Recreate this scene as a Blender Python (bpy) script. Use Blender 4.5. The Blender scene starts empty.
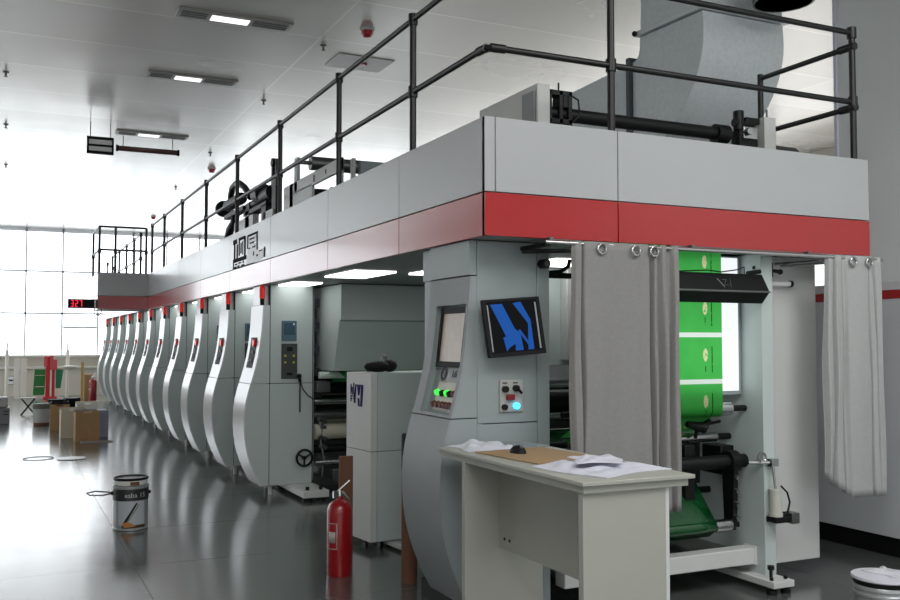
import bpy, bmesh, math, random
from mathutils import Vector, Matrix
random.seed(7)
S = bpy.context.scene
COL = S.collection
PI = math.pi

# ------------------------------------------------------------------ materials
def lin(c):
    c /= 255.0
    return c / 12.92 if c <= 0.04045 else ((c + 0.055) / 1.055) ** 2.4
def rgb(r, g, b): return (lin(r), lin(g), lin(b), 1.0)
MATS = {}
def mat(name, col, rough=0.5, metal=0.0, var=0.05, scale=6.0, bump=0.0, emit=None, estr=0.0, spec=0.5, coat=0.0, trans=0.0, alpha=1.0):
    if name in MATS: return MATS[name]
    m = bpy.data.materials.new(name); m.use_nodes = True
    nt = m.node_tree; N = nt.nodes; L = nt.links
    b = N['Principled BSDF']
    b.inputs['Roughness'].default_value = rough
    b.inputs['Metallic'].default_value = metal
    b.inputs['Specular IOR Level'].default_value = spec
    b.inputs['Coat Weight'].default_value = coat
    b.inputs['Coat Roughness'].default_value = 0.12; b.inputs['Coat IOR'].default_value = 1.6
    b.inputs['Transmission Weight'].default_value = trans
    b.inputs['Alpha'].default_value = alpha
    tc = N.new('ShaderNodeTexCoord')
    nz = N.new('ShaderNodeTexNoise'); nz.inputs['Scale'].default_value = scale; nz.inputs['Detail'].default_value = 4
    L.new(tc.outputs['Object'], nz.inputs['Vector'])
    mx = N.new('ShaderNodeMix'); mx.data_type = 'RGBA'
    c = Vector(col[:3])
    mx.inputs['A'].default_value = (*(c * (1 - var)), 1)
    mx.inputs['B'].default_value = (*[min(1, x) for x in c * (1 + var)], 1)
    L.new(nz.outputs['Fac'], mx.inputs['Factor'])
    L.new(mx.outputs['Result'], b.inputs['Base Color'])
    if bump:
        bp = N.new('ShaderNodeBump'); bp.inputs['Strength'].default_value = bump; bp.inputs['Distance'].default_value = 0.01
        L.new(nz.outputs['Fac'], bp.inputs['Height']); L.new(bp.outputs['Normal'], b.inputs['Normal'])
    if emit:
        b.inputs['Emission Color'].default_value = emit
        b.inputs['Emission Strength'].default_value = estr
    MATS[name] = m
    return m

WHITE = mat('white_paint', rgb(205, 207, 206), 0.38, var=0.03)
TRIM = mat('gloss_lit_trim', rgb(214, 216, 218), 0.28, var=0.02, coat=0.25)  # glossy copy of the unit paint, lightened for window light on the curved fronts
GREY = mat('grey_green_paint', rgb(190, 201, 200), 0.42, var=0.03)
CREAM = mat('desk_laminate', rgb(166, 167, 159), 0.45, var=0.03)
FASCIA = mat('fascia_white', rgb(176, 179, 181), 0.36, var=0.02, coat=0.45)
RED = mat('fascia_red', rgb(172, 28, 32), 0.3, var=0.05, coat=0.8, spec=0.2)
DARK = mat('seam_dark', rgb(34, 38, 40), 0.7)
BLACK = mat('black_metal', rgb(15, 16, 18), 0.45, spec=0.3)
RUBBER = mat('black_plastic', rgb(20, 20, 22), 0.6, spec=0.25)
RAILM = mat('black_rail', rgb(15, 15, 18), 0.38)
STEEL = mat('steel', rgb(190, 192, 192), 0.24, metal=1.0, var=0.04)
DSTEEL = mat('dull_steel', rgb(120, 122, 122), 0.4, metal=0.9)
GALV = mat('galvanised', rgb(212, 219, 222), 0.40, metal=0.15, var=0.16, scale=34, bump=0.03)
CURT = mat('curtain_cloth', rgb(140, 139, 138), 0.9, var=0.12, scale=60, spec=0.2)
CURTE = mat('curtain_sheen', rgb(172, 174, 174), 0.62, var=0.08, scale=30, spec=0.4)
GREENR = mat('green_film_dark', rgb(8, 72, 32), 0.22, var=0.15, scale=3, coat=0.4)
REDX = mat('extinguisher_red', rgb(150, 14, 20), 0.3, coat=0.4)
REDL = mat('red_lens', rgb(220, 40, 34), 0.3, emit=rgb(230, 40, 30), estr=0.25)
PURPLE = mat('purple_ink', rgb(46, 32, 92), 0.7, spec=0.15)
INK = mat('dark_ink', rgb(34, 36, 48), 0.8, spec=0.05)
SIGNW = mat('sign_white', rgb(246, 246, 248), 0.4)
LAMP = mat('lamp_diffuser', rgb(245, 248, 246), 0.5, emit=(1, 1, 0.97, 1), estr=3.2)
TAN = mat('tan_cardboard', rgb(176, 142, 100), 0.8, var=0.14, scale=9)
BOARD = mat('brown_board', rgb(112, 76, 56), 0.75, var=0.14, scale=12)
CARD = mat('sheet_cardboard', rgb(158, 132, 98), 0.75, var=0.12)
PLASTIC = mat('clear_wrap_paper', rgb(206, 208, 218), 0.3, var=0.1, scale=20, coat=0.4)
PAPER = mat('paper', rgb(206, 208, 220), 0.5, var=0.22, scale=14)
TIN = mat('tin', rgb(178, 180, 182), 0.32, metal=0.75)
BRIGHT = mat('white_enamel', rgb(236, 234, 226), 0.5)

# ------------------------------------------------------------------ mesh builder
class MB:
    def __init__(s): s.v = []; s.f = []
    def add(s, vs, fs):
        o = len(s.v); s.v += [Vector(v) for v in vs]; s.f += [tuple(i + o for i in f) for f in fs]; return s
    def box(s, x0, x1, y0, y1, z0, z1):
        vs = [(x, y, z) for x in (x0, x1) for y in (y0, y1) for z in (z0, z1)]
        return s.add(vs, [(0, 1, 3, 2), (4, 6, 7, 5), (0, 4, 5, 1), (2, 3, 7, 6), (0, 2, 6, 4), (1, 5, 7, 3)])
    def prism(s, poly, axis, a, b):
        def p(q, t):
            return {'x': (t, q[0], q[1]), 'y': (q[0], t, q[1]), 'z': (q[0], q[1], t)}[axis]
        n = len(poly)
        vs = [p(q, a) for q in poly] + [p(q, b) for q in poly]
        fs = [tuple(range(n)), tuple(range(2 * n - 1, n - 1, -1))] + [(i, i + n, (i + 1) % n + n, (i + 1) % n) for i in range(n)]
        return s.add(vs, fs)
    def strip(s, prof, a, b, th):   # curved sheet following an x-z profile, from y=a to y=b, th thick towards +x
        n = len(prof)
        poly = list(prof) + [(x + th, z) for x, z in reversed(prof)]
        vs = [(x, a, z) for x, z in poly] + [(x, b, z) for x, z in poly]
        m = 2 * n; fs = []
        for i in range(m): fs.append((i, i + m, (i + 1) % m + m, (i + 1) % m))
        for i in range(n - 1):
            fs.append((i, i + 1, m - 2 - i, m - 1 - i)); fs.append((m + i, m + m - 1 - i, m + m - 2 - i, m + i + 1))
        return s.add(vs, fs)
    def cyl(s, p0, p1, r, r1=None, n=20):
        return s.tube([p0, p1], r if r1 is None else (r, r1), n)
    def tube(s, path, r, n=12, closed=False):
        P = [Vector(p) for p in path]; k = len(P)
        R = r if isinstance(r, (list, tuple)) else [r] * k
        ref = None; rings = []
        for i in range(k):
            if closed: d = (P[(i + 1) % k] - P[i - 1]).normalized()
            else: d = (P[min(i + 1, k - 1)] - P[max(i - 1, 0)]).normalized()
            if ref is None:
                ref = d.orthogonal().normalized()
            else:
                ref = (ref - d * ref.dot(d)).normalized()
            q = d.cross(ref)
            rings.append([P[i] + (ref * math.cos(2 * PI * j / n) + q * math.sin(2 * PI * j / n)) * R[i] for j in range(n)])
        vs = [v for ring in rings for v in ring]; fs = []
        for i in range(k if closed else k - 1):
            a = i * n; b = ((i + 1) % k) * n
            for j in range(n): fs.append((a + j, a + (j + 1) % n, b + (j + 1) % n, b + j))
        if not closed:
            fs.append(tuple(range(n - 1, -1, -1))); fs.append(tuple((k - 1) * n + j for j in range(n)))
        return s.add(vs, fs)
    def ring(s, c, R, r, axis='z', n=28, m=8, sx=1, sy=1):
        pts = []
        for i in range(n):
            a = 2 * PI * i / n; u, v = R * sx * math.cos(a), R * sy * math.sin(a)
            d = {'x': (0, u, v), 'y': (u, 0, v), 'z': (u, v, 0)}[axis]
            pts.append(Vector(c) + Vector(d))
        return s.tube(pts, r, m, closed=True)
    def lathe(s, c, prof, n=32):
        vs = []; fs = []
        for (r, z) in prof:
            for j in range(n):
                a = 2 * PI * j / n; vs.append((c[0] + r * math.cos(a), c[1] + r * math.sin(a), c[2] + z))
        for i in range(len(prof) - 1):
            for j in range(n): fs.append((i * n + j, i * n + (j + 1) % n, (i + 1) * n + (j + 1) % n, (i + 1) * n + j))
        fs.append(tuple(range(n - 1, -1, -1))); k = (len(prof) - 1) * n; fs.append(tuple(k + j for j in range(n)))
        return s.add(vs, fs)
    def ball(s, c, rx, ry=None, rz=None, n=16, m=10):
        ry = ry or rx; rz = rz or rx
        prof = [(math.sin(PI * i / m), -math.cos(PI * i / m)) for i in range(m + 1)]
        vs = []; fs = []
        for (r, z) in prof:
            r = max(r, 0.001)
            for j in range(n):
                a = 2 * PI * j / n; vs.append((c[0] + rx * r * math.cos(a), c[1] + ry * r * math.sin(a), c[2] + rz * z))
        for i in range(m):
            for j in range(n): fs.append((i * n + j, i * n + (j + 1) % n, (i + 1) * n + (j + 1) % n, (i + 1) * n + j))
        return s.add(vs, fs)
    def sheet(s, fn, nu, nv, th=None):
        vs = [fn(i / nu, j / nv) for i in range(nu + 1) for j in range(nv + 1)]
        fs = [(i * (nv + 1) + j, (i + 1) * (nv + 1) + j, (i + 1) * (nv + 1) + j + 1, i * (nv + 1) + j + 1) for i in range(nu) for j in range(nv)]
        return s.add(vs, fs)
    def xf(s, M):
        s.v = [M @ v for v in s.v]; return s
    def build(s, name, m, parent=None, bevel=0.0, local=False, solid=0.0, smooth=35, label=None, kind=None):
        me = bpy.data.meshes.new(name)
        vs = s.v
        if parent is not None and not local:
            o = origin(parent); vs = [v - o for v in vs]
        me.from_pydata([tuple(v) for v in vs], [], s.f)
        bm = bmesh.new(); bm.from_mesh(me); bmesh.ops.recalc_face_normals(bm, faces=bm.faces); bm.to_mesh(me); bm.free()
        me.materials.append(m)
        if smooth:
            for p in me.polygons: p.use_smooth = True
            me.set_sharp_from_angle(angle=math.radians(smooth))
        ob = bpy.data.objects.new(name, me); COL.objects.link(ob)
        if parent is not None: ob.parent = parent
        if solid:
            md = ob.modifiers.new('solid', 'SOLIDIFY'); md.thickness = solid; md.offset = 0
        if bevel:
            md = ob.modifiers.new('bevel', 'BEVEL'); md.width = bevel; md.segments = 2; md.limit_method = 'ANGLE'; md.angle_limit = 0.7
        if label: ob['label'] = label
        if kind: ob['kind'] = kind
        return ob
def origin(o):
    v = Vector((0, 0, 0))
    while o is not None: v += o.location; o = o.parent
    return v
def tag(o, label, cat, group=None, kind=None):
    o['label'] = label; o['category'] = cat
    if group: o['group'] = group
    if kind: o['kind'] = kind
    return o
def thing(name, label, cat, loc=(0, 0, 0), rz=0.0, group=None):
    o = bpy.data.objects.new(name, None); o.empty_display_size = 0.1; COL.objects.link(o)
    o.location = loc; o.rotation_euler = (0, 0, rz)
    return tag(o, label, cat, group)
def struct(name, mb, m, bevel=0.0, parent=None, smooth=35):
    o = mb.build(name, m, parent, bevel, smooth=smooth); o['kind'] = 'structure'
    return o
KIDS = {}
def copy_tree(o, parent=None):
    c = o.copy(); COL.objects.link(c)
    if parent is not None: c.parent = parent
    for ch in list(o.children): copy_tree(ch, c)
    return c
def rename(o, nm): o.name = nm
def text_geo(body, size, xs=1.0, bold=0.0):
    cu = bpy.data.curves.new('txt', 'FONT'); cu.body = body; cu.size = size; cu.offset = size * bold; cu.resolution_u = 2
    t = bpy.data.objects.new('txt', cu); COL.objects.link(t)
    dg = bpy.context.evaluated_depsgraph_get()
    me = bpy.data.meshes.new_from_object(t.evaluated_get(dg))
    vs = [(v.co.x * xs, v.co.y) for v in me.vertices]; fs = [tuple(p.vertices) for p in me.polygons]
    bpy.data.objects.remove(t); bpy.data.curves.remove(cu); bpy.data.meshes.remove(me)
    return vs, fs

# ------------------------------------------------------------------ camera
H = 1.5
F = 935.0
cam = bpy.data.cameras.new('camera'); co = bpy.data.objects.new('camera', cam); COL.objects.link(co)
cam.sensor_fit = 'HORIZONTAL'; cam.sensor_width = 36; cam.lens = 36 * F / 900; cam.clip_end = 200; cam.clip_start = 0.05
p = math.atan(41 / F); yaw = math.atan(444 / (F / math.cos(p)))
co.location = (0, 0, H); co.rotation_euler = (PI / 2 + p, 0, -yaw)
S.camera = co

# ------------------------------------------------------------------ setting
YW, ZC = 28.0, 4.62
def floor_material():
    m = bpy.data.materials.new('epoxy_floor'); m.use_nodes = True
    nt = m.node_tree; N = nt.nodes; L = nt.links; b = N['Principled BSDF']
    tc = N.new('ShaderNodeTexCoord')
    nz = N.new('ShaderNodeTexNoise'); nz.inputs['Scale'].default_value = 0.9; nz.inputs['Detail'].default_value = 6
    L.new(tc.outputs['Object'], nz.inputs['Vector'])
    mx = N.new('ShaderNodeMix'); mx.data_type = 'RGBA'
    mx.inputs['A'].default_value = rgb(74, 79, 77); mx.inputs['B'].default_value = rgb(98, 103, 100)
    L.new(nz.outputs['Fac'], mx.inputs['Factor'])
    # saw-cut joints
    sp = N.new('ShaderNodeSeparateXYZ'); L.new(tc.outputs['Object'], sp.inputs[0])
    def line(out, off, per, wid):
        a = N.new('ShaderNodeMath'); a.operation = 'SUBTRACT'; a.inputs[1].default_value = off; L.new(out, a.inputs[0])
        q = N.new('ShaderNodeMath'); q.operation = 'PINGPONG'; q.inputs[1].default_value = per / 2; L.new(a.outputs[0], q.inputs[0])
        c = N.new('ShaderNodeMath'); c.operation = 'LESS_THAN'; c.inputs[1].default_value = wid; L.new(q.outputs[0], c.inputs[0])
        return c.outputs[0]
    la = line(sp.outputs['X'], 0.80, 3.9, 0.006); lb = line(sp.outputs['Y'], 7.9, 1.3, 0.004)
    ad = N.new('ShaderNodeMath'); ad.operation = 'MAXIMUM'; L.new(la, ad.inputs[0]); L.new(lb, ad.inputs[1])
    m2 = N.new('ShaderNodeMix'); m2.data_type = 'RGBA'; L.new(ad.outputs[0], m2.inputs['Factor'])
    L.new(mx.outputs['Result'], m2.inputs['A']); m2.inputs['B'].default_value = rgb(84, 87, 86)
    L.new(m2.outputs['Result'], b.inputs['Base Color'])
    n2 = N.new('ShaderNodeTexNoise'); n2.inputs['Scale'].default_value = 2.3; n2.inputs['Detail'].default_value = 5
    L.new(tc.outputs['Object'], n2.inputs['Vector'])
    mr = N.new('ShaderNodeMapRange'); mr.inputs['To Min'].default_value = 0.13; mr.inputs['To Max'].default_value = 0.25
    L.new(n2.outputs['Fac'], mr.inputs['Value'])
    rm = N.new('ShaderNodeMath'); rm.operation = 'MAXIMUM'; L.new(mr.outputs[0], rm.inputs[0])
    jm = N.new('ShaderNodeMath'); jm.operation = 'MULTIPLY'; jm.inputs[1].default_value = 0.3; L.new(ad.outputs[0], jm.inputs[0]); L.new(jm.outputs[0], rm.inputs[1])
    L.new(rm.outputs[0], b.inputs['Roughness'])
    b.inputs['Specular IOR Level'].default_value = 0.9; b.inputs['Coat Weight'].default_value = 0.55; b.inputs['Coat Roughness'].default_value = 0.16
    n3 = N.new('ShaderNodeTexNoise'); n3.inputs['Scale'].default_value = 1.6; n3.inputs['Detail'].default_value = 2
    L.new(tc.outputs['Object'], n3.inputs['Vector'])
    bp = N.new('ShaderNodeBump'); bp.inputs['Strength'].default_value = 0.05; bp.inputs['Distance'].default_value = 0.02
    L.new(n3.outputs['Fac'], bp.inputs['Height']); L.new(bp.outputs['Normal'], b.inputs['Normal'])
    return m
def ceiling_material():
    m = bpy.data.materials.new('metal_ceiling'); m.use_nodes = True
    nt = m.node_tree; N = nt.nodes; L = nt.links; b = N['Principled BSDF']
    tc = N.new('ShaderNodeTexCoord')
    sp = N.new('ShaderNodeSeparateXYZ'); L.new(tc.outputs['Object'], sp.inputs[0])
    def cell(out, off, per):
        a = N.new('ShaderNodeMath'); a.operation = 'SUBTRACT'; a.inputs[1].default_value = off; L.new(out, a.inputs[0])
        d = N.new('ShaderNodeMath'); d.operation = 'DIVIDE'; d.inputs[1].default_value = per; L.new(a.outputs[0], d.inputs[0])
        f = N.new('ShaderNodeMath'); f.operation = 'FLOOR'; L.new(d.outputs[0], f.inputs[0])
        q = N.new('ShaderNodeMath'); q.operation = 'PINGPONG'; q.inputs[1].default_value = per / 2; L.new(a.outputs[0], q.inputs[0])
        c = N.new('ShaderNodeMath'); c.operation = 'LESS_THAN'; c.inputs[1].default_value = 0.009; L.new(q.outputs[0], c.inputs[0])
        return f.outputs[0], c.outputs[0]
    fx, lx = cell(sp.outputs['X'], 2.87, 6.0); fy, ly = cell(sp.outputs['Y'], 10.33, 1.16)
    cb = N.new('ShaderNodeCombineXYZ'); L.new(fx, cb.inputs[0]); L.new(fy, cb.inputs[1])
    wn = N.new('ShaderNodeTexWhiteNoise'); L.new(cb.outputs[0], wn.inputs['Vector'])
    nz = N.new('ShaderNodeTexNoise'); nz.inputs['Scale'].default_value = 0.7; nz.inputs['Detail'].default_value = 3
    L.new(tc.outputs['Object'], nz.inputs['Vector'])
    mx = N.new('ShaderNodeMix'); mx.data_type = 'RGBA'
    mx.inputs['A'].default_value = rgb(222, 221, 216); mx.inputs['B'].default_value = rgb(234, 233, 230); L.new(wn.outputs['Value'], mx.inputs['Factor'])
    mxx = N.new('ShaderNodeMath'); mxx.operation = 'MAXIMUM'; L.new(lx, mxx.inputs[0]); L.new(ly, mxx.inputs[1])
    m2 = N.new('ShaderNodeMix'); m2.data_type = 'RGBA'; L.new(mxx.outputs[0], m2.inputs['Factor'])
    L.new(mx.outputs['Result'], m2.inputs['A']); m2.inputs['B'].default_value = rgb(250, 250, 248)
    L.new(m2.outputs['Result'], b.inputs['Base Color'])
    b.inputs['Metallic'].default_value = 0.4
    mr = N.new('ShaderNodeMapRange'); mr.inputs['To Min'].default_value = 0.14; mr.inputs['To Max'].default_value = 0.34
    L.new(nz.outputs['Fac'], mr.inputs['Value']); L.new(mr.outputs[0], b.inputs['Roughness'])
    bp = N.new('ShaderNodeBump'); bp.inputs['Strength'].default_value = 0.10; bp.inputs['Distance'].default_value = 0.03
    L.new(nz.outputs['Fac'], bp.inputs['Height']); L.new(bp.outputs['Normal'], b.inputs['Normal'])
    return m
XL0, XR0, YN = -7.0, 12.0, -6.0
struct('floor', MB().box(XL0, XR0, YN, YW, -0.1, 0.0), floor_material())
struct('ceiling', MB().box(XL0, XR0, YN, YW, ZC, ZC + 0.1), ceiling_material())
WALLM = mat('wall_paint', rgb(226, 220, 208), 0.6, var=0.03)
GWALL = mat('grey_wall_panel', rgb(222, 226, 226), 0.36, metal=0.0, var=0.10, scale=0.9, bump=0.02)
PANE = mat('daylit_pane', rgb(235, 240, 245), 0.12, emit=(0.93, 0.97, 1.0, 1), estr=2.5)
PANEL = mat('fill_pane_side', rgb(235, 240, 245), 0.12, emit=(0.95, 0.98, 1.0, 1), estr=1.7)
MULL = mat('mullion_grey', rgb(226, 228, 232), 0.3)
struct('wall_far', MB().box(XL0, XR0, YW, YW + 0.2, 0, 1.1), WALLM)
struct('trim_1', MB().box(XL0, XR0, YW - 0.22, YW, 1.06, 1.12), BRIGHT, 0.005)           # window sill
struct('trim_2', MB().cyl((XL0, YW - 0.07, 0.77), (XR0, YW - 0.07, 0.77), 0.045), BRIGHT)  # pipe along the wall
struct('baseboard_far', MB().box(XL0, XR0, YW - 0.03, YW, 0, 0.1), WALLM)
fr = MB()
x = 0.46 - 0.93 * 8
while x < XR0:
    if x > XL0: fr.box(x - 0.022, x + 0.022, YW + 0.0, YW + 0.1, 1.1, ZC)
    x += 0.93
for z, w in ((2.26, 0.022), (3.42, 0.022), (ZC - 0.05, 0.06)): fr.box(XL0, XR0, YW, YW + 0.1, z - w, z + w)
fr.box(1.42, 2.29, YW, YW + 0.1, 1.85, 1.91)
w1 = struct('window_1', fr, MULL)
struct('pane', MB().box(XL0, XR0, YW + 0.11, YW + 0.13, 1.1, ZC), PANE, parent=w1)
# left wall; its unseen glowing window row is added to light the aisle-side faces
struct('wall_left', MB().box(XL0 - 0.2, XL0, YN, YW, 0, 0.6).box(XL0 - 0.2, XL0, YN, 11.0, 0.6, ZC).box(XL0 - 0.2, XL0, 11.0, YW, 4.0, ZC), WALLM)
fr = MB()
y = 11.0
while y < YW + 0.01:
    fr.box(XL0 - 0.1, XL0, y - 0.03, y + 0.03, 0.6, 4.0); y += 1.15
fr.box(XL0 - 0.1, XL0, 11, YW, 2.25, 2.31)
w2 = struct('fill_window_left', fr, MULL)
struct('pane', MB().box(XL0 - 0.13, XL0 - 0.11, 11, YW, 0.6, 4.0), PANEL, parent=w2)
struct('wall_near', MB().box(XL0, XR0, YN - 0.2, YN, 0, 1.0).box(XL0, XR0, YN - 0.2, YN, 4.0, ZC), WALLM)
PANEN = mat('fill_pane_near', rgb(235, 240, 245), 0.12, emit=(0.96, 0.98, 1.0, 1), estr=1.25)  # unseen glowing panes behind the camera, added as front fill
fr = MB(); x = XL0
while x < XR0 + 0.1:
    fr.box(x - 0.03, x + 0.03, YN - 0.1, YN, 1.0, 4.0); x += 1.9
w3 = struct('fill_window_near', fr, MULL)
struct('pane', MB().box(XL0, XR0, YN - 0.13, YN - 0.11, 1.0, 4.0), PANEN, parent=w3)
struct('wall_back_right', MB().box(XR0, XR0 + 0.2, YN, YW, 0, 0.8).box(XR0, XR0 + 0.2, YN, 6.5, 0.8, ZC).box(XR0, XR0 + 0.2, 6.5, YW, 4.1, ZC), WALLM)
fr = MB(); y = 6.5
while y < YW + 0.01:
    fr.box(XR0, XR0 + 0.1, y - 0.03, y + 0.03, 0.8, 4.1); y += 1.43
w4 = struct('window_4', fr, MULL)
struct('pane', MB().box(XR0 + 0.11, XR0 + 0.13, 6.5, YW, 0.8, 4.1), mat('daylit_pane_right', rgb(235, 240, 245), 0.12, emit=(1.0, 0.98, 0.95, 1), estr=1.5), parent=w4)
struct('wall_right', MB().box(6.35, 6.55, YN, 5.69, 0, ZC), GWALL)
struct('trim_3', MB().box(6.33, 6.57, 5.69, 5.72, 0, ZC), mat('pale_lilac_trim', rgb(210, 210, 224), 0.4), 0.003)

# ceiling fittings
def slot_light(x0, x1, y, label):
    t = thing('ceiling_light', label, 'ceiling light', (0.5 * (x0 + x1), y, ZC), group='slot lights recessed in the metal ceiling')
    MB().box(x0, x1, y - 0.13, y + 0.13, ZC - 0.02, ZC - 0.001).build('frame', mat('slot_frame', rgb(168, 168, 166), 0.4), t, 0.004)
    MB().box(x0 + 0.32, x1 - 0.42, y - 0.07, y + 0.07, ZC - 0.026, ZC - 0.019).build('diffuser', mat('slot_diffuser', rgb(246, 246, 244), 0.4, emit=(1, 1, 1, 1), estr=1.3), t)
    for k in range(2):
        a, b = ((x0 + 0.04, x0 + 0.28), (x1 - 0.38, x1 - 0.04))[k]
        g = MB()
        for q in range(3): g.box(a, b, y - 0.085 + q * 0.06, y - 0.055 + q * 0.06, ZC - 0.024, ZC - 0.019)
        g.build('grille', mat('slot_grille', rgb(96, 96, 94), 0.5), t)
slot_light(1.40, 2.50, 8.97, 'long slot light in the ceiling nearest the camera, above the aisle')
slot_light(1.42, 2.46, 11.22, 'long slot light in the ceiling, second from the camera')
slot_light(1.42, 2.46, 14.6, 'long slot light in the ceiling, farthest, just before the hanging bar')
# ceiling hatch beside the seam
t = thing('ceiling_hatch', 'pale square access hatch in the ceiling beside the red alarm', 'hatch', (3.5, 9.8, ZC))
MB().box(3.2, 3.85, 9.55, 10.05, ZC - 0.012, ZC - 0.001).build('panel', WHITE, t, 0.003)
MB().box(3.5, 3.6, 9.75, 9.85, ZC - 0.03, ZC - 0.011).build('latch', RED, t)
for i, (x, y) in enumerate([(-0.06, 14.8), (-0.06, 11.9), (2.97, 9.38), (2.96, 11.88), (3.0, 15.6), (-0.06, 18.2), (3.05, 19.4)]):
    m_ = MB().lathe((x, y, ZC), [(0.035, -0.001), (0.035, -0.012), (0.012, -0.014), (0.012, -0.05), (0.022, -0.052), (0.022, -0.06)], 12)
    tag(m_.build('sprinkler_head', DSTEEL), 'small sprinkler head on the metal ceiling', 'sprinkler', 'sprinkler heads on the ceiling')
for x, y, l in [(3.21, 8.70, 'red dome alarm on the ceiling nearest the camera, above the railing'),
                (3.30, 17.0, 'red dome alarm on the ceiling, middle one of three'),
                (3.27, 24.2, 'red dome alarm on the ceiling, farthest from the camera')]:
    t = thing('ceiling_alarm', l, 'alarm', (x, y, ZC), group='red ceiling alarms')
    MB().lathe((x, y, ZC), [(0.075, -0.001), (0.075, -0.02), (0.06, -0.022)], 20).build('base', WHITE, t)
    MB().lathe((x, y, ZC), [(0.06, -0.021), (0.058, -0.05), (0.04, -0.08), (0.005, -0.088)], 20).build('dome', mat('alarm_red', rgb(176, 30, 46), 0.35), t)
# hanging bar and sign
t = thing('hanging_bar', 'dark brown tube bar hanging below the ceiling over the aisle', 'lamp', (1.95, 15.0, ZC))
MB().cyl((1.47, 14.85, 4.42), (2.36, 14.85, 4.42), 0.04).build('bar', mat('bar_brown', rgb(84, 52, 50), 0.4), t)
MB().cyl((1.45, 14.85, 4.42), (1.48, 14.85, 4.42), 0.05).cyl((2.35, 14.85, 4.42), (2.38, 14.85, 4.42), 0.05).build('end_cap', BLACK, t)
for xx in (1.55, 2.28): MB().cyl((xx, 14.85, 4.45), (xx, 14.85, ZC), 0.006, n=8).build('hanger', DSTEEL, t)
t = thing('hanging_sign', 'dark framed two-row sign hanging from the ceiling above the aisle', 'sign', (1.15, 14.1, ZC))
MB().box(0.985, 1.345, 14.08, 14.13, 4.165, 4.205).box(0.985, 1.345, 14.08, 14.13, 4.27, 4.30).box(0.985, 1.345, 14.08, 14.13, 4.37, 4.41).box(0.985, 1.01, 14.08, 14.13, 4.165, 4.41).box(1.32, 1.345, 14.08, 14.13, 4.165, 4.41).build('frame', RUBBER, t)
MB().box(1.008, 1.322, 14.09, 14.12, 4.2, 4.375).build('panel', SIGNW, t)
for xx in (1.03, 1.30): MB().cyl((xx, 14.105, 4.40), (xx, 14.105, ZC), 0.006, n=8).build('hanger', DSTEEL, t)

# ------------------------------------------------------------------ printing units
PROF = [(0.030, 1.85), (0.024, 1.72), (0.013, 1.58), (-0.002, 1.45), (-0.020, 1.34), (-0.044, 1.24), (-0.068, 1.15), (-0.090, 1.08),
        (-0.113, 1.0), (-0.132, 0.92), (-0.145, 0.83), (-0.150, 0.74), (-0.149, 0.65), (-0.142, 0.56), (-0.128, 0.47), (-0.108, 0.385), (-0.083, 0.31), (-0.053, 0.235), (-0.020, 0.165), (0.015, 0.10), (0.04, 0.055)]
def cut(z0, z1):
    out = []
    def at(z):
        for (xa, za), (xb, zb) in zip(PROF, PROF[1:]):
            if zb <= z <= za: return xb + (xa - xb) * (z - zb) / (za - zb)
        return PROF[0][0] if z > PROF[0][1] else PROF[-1][0]
    out = [(at(z1), z1)] + [q for q in PROF if z0 < q[1] < z1] + [(at(z0), z0)]
    return out
def s_cover(t, y0, y1, oy, ox, body_m, trim_m, split=1.085, zt=1.85, xr=0.098, hole=None, z_lo=0.10):
    def sh(pr): return [(x + ox, z) for x, z in pr]
    for nm, a, b in (('lower_cover', z_lo, split - 0.003), ('upper_cover', split + 0.003, zt)):
        pr = cut(a, b)
        inner = [(x + 0.012, z) for x, z in pr]
        poly = sh(inner) + [(xr + ox, a), (xr + ox, b)]
        if nm == 'upper_cover' and hole:
            z0, z1, ya, yb, dep = hole
            for (c, d) in ((y0 + 0.004, ya), (yb, y1 - 0.004)):
                MB().prism(poly, 'y', oy + c, oy + d).build('side_cheek', body_m, t, 0)
            deep = [(min(x + dep, xr - 0.01), z) for x, z in pr]
            MB().prism(sh(deep) + [(xr + ox, a), (xr + ox, b)], 'y', oy + ya, oy + yb).build('recess_panel', body_m, t, 0)
            m_ = MB()
            m_.strip(sh(pr), oy + y0, oy + ya, 0.014).strip(sh(pr), oy + yb, oy + y1, 0.014)
            for za, zb in ((a, z0), (z1, b)):
                q = cut(za, zb); m_.strip(sh(q), oy + ya, oy + yb, min(dep, 0.06) + 0.004)
            m_.build('front_trim', trim_m, t)
        else:
            MB().prism(poly, 'y', oy + y0 + 0.004, oy + y1 - 0.004).build(nm, body_m, t, 0)
            MB().strip(sh(pr), oy + y0, oy + y1, 0.014).build('front_trim', trim_m, t)
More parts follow.
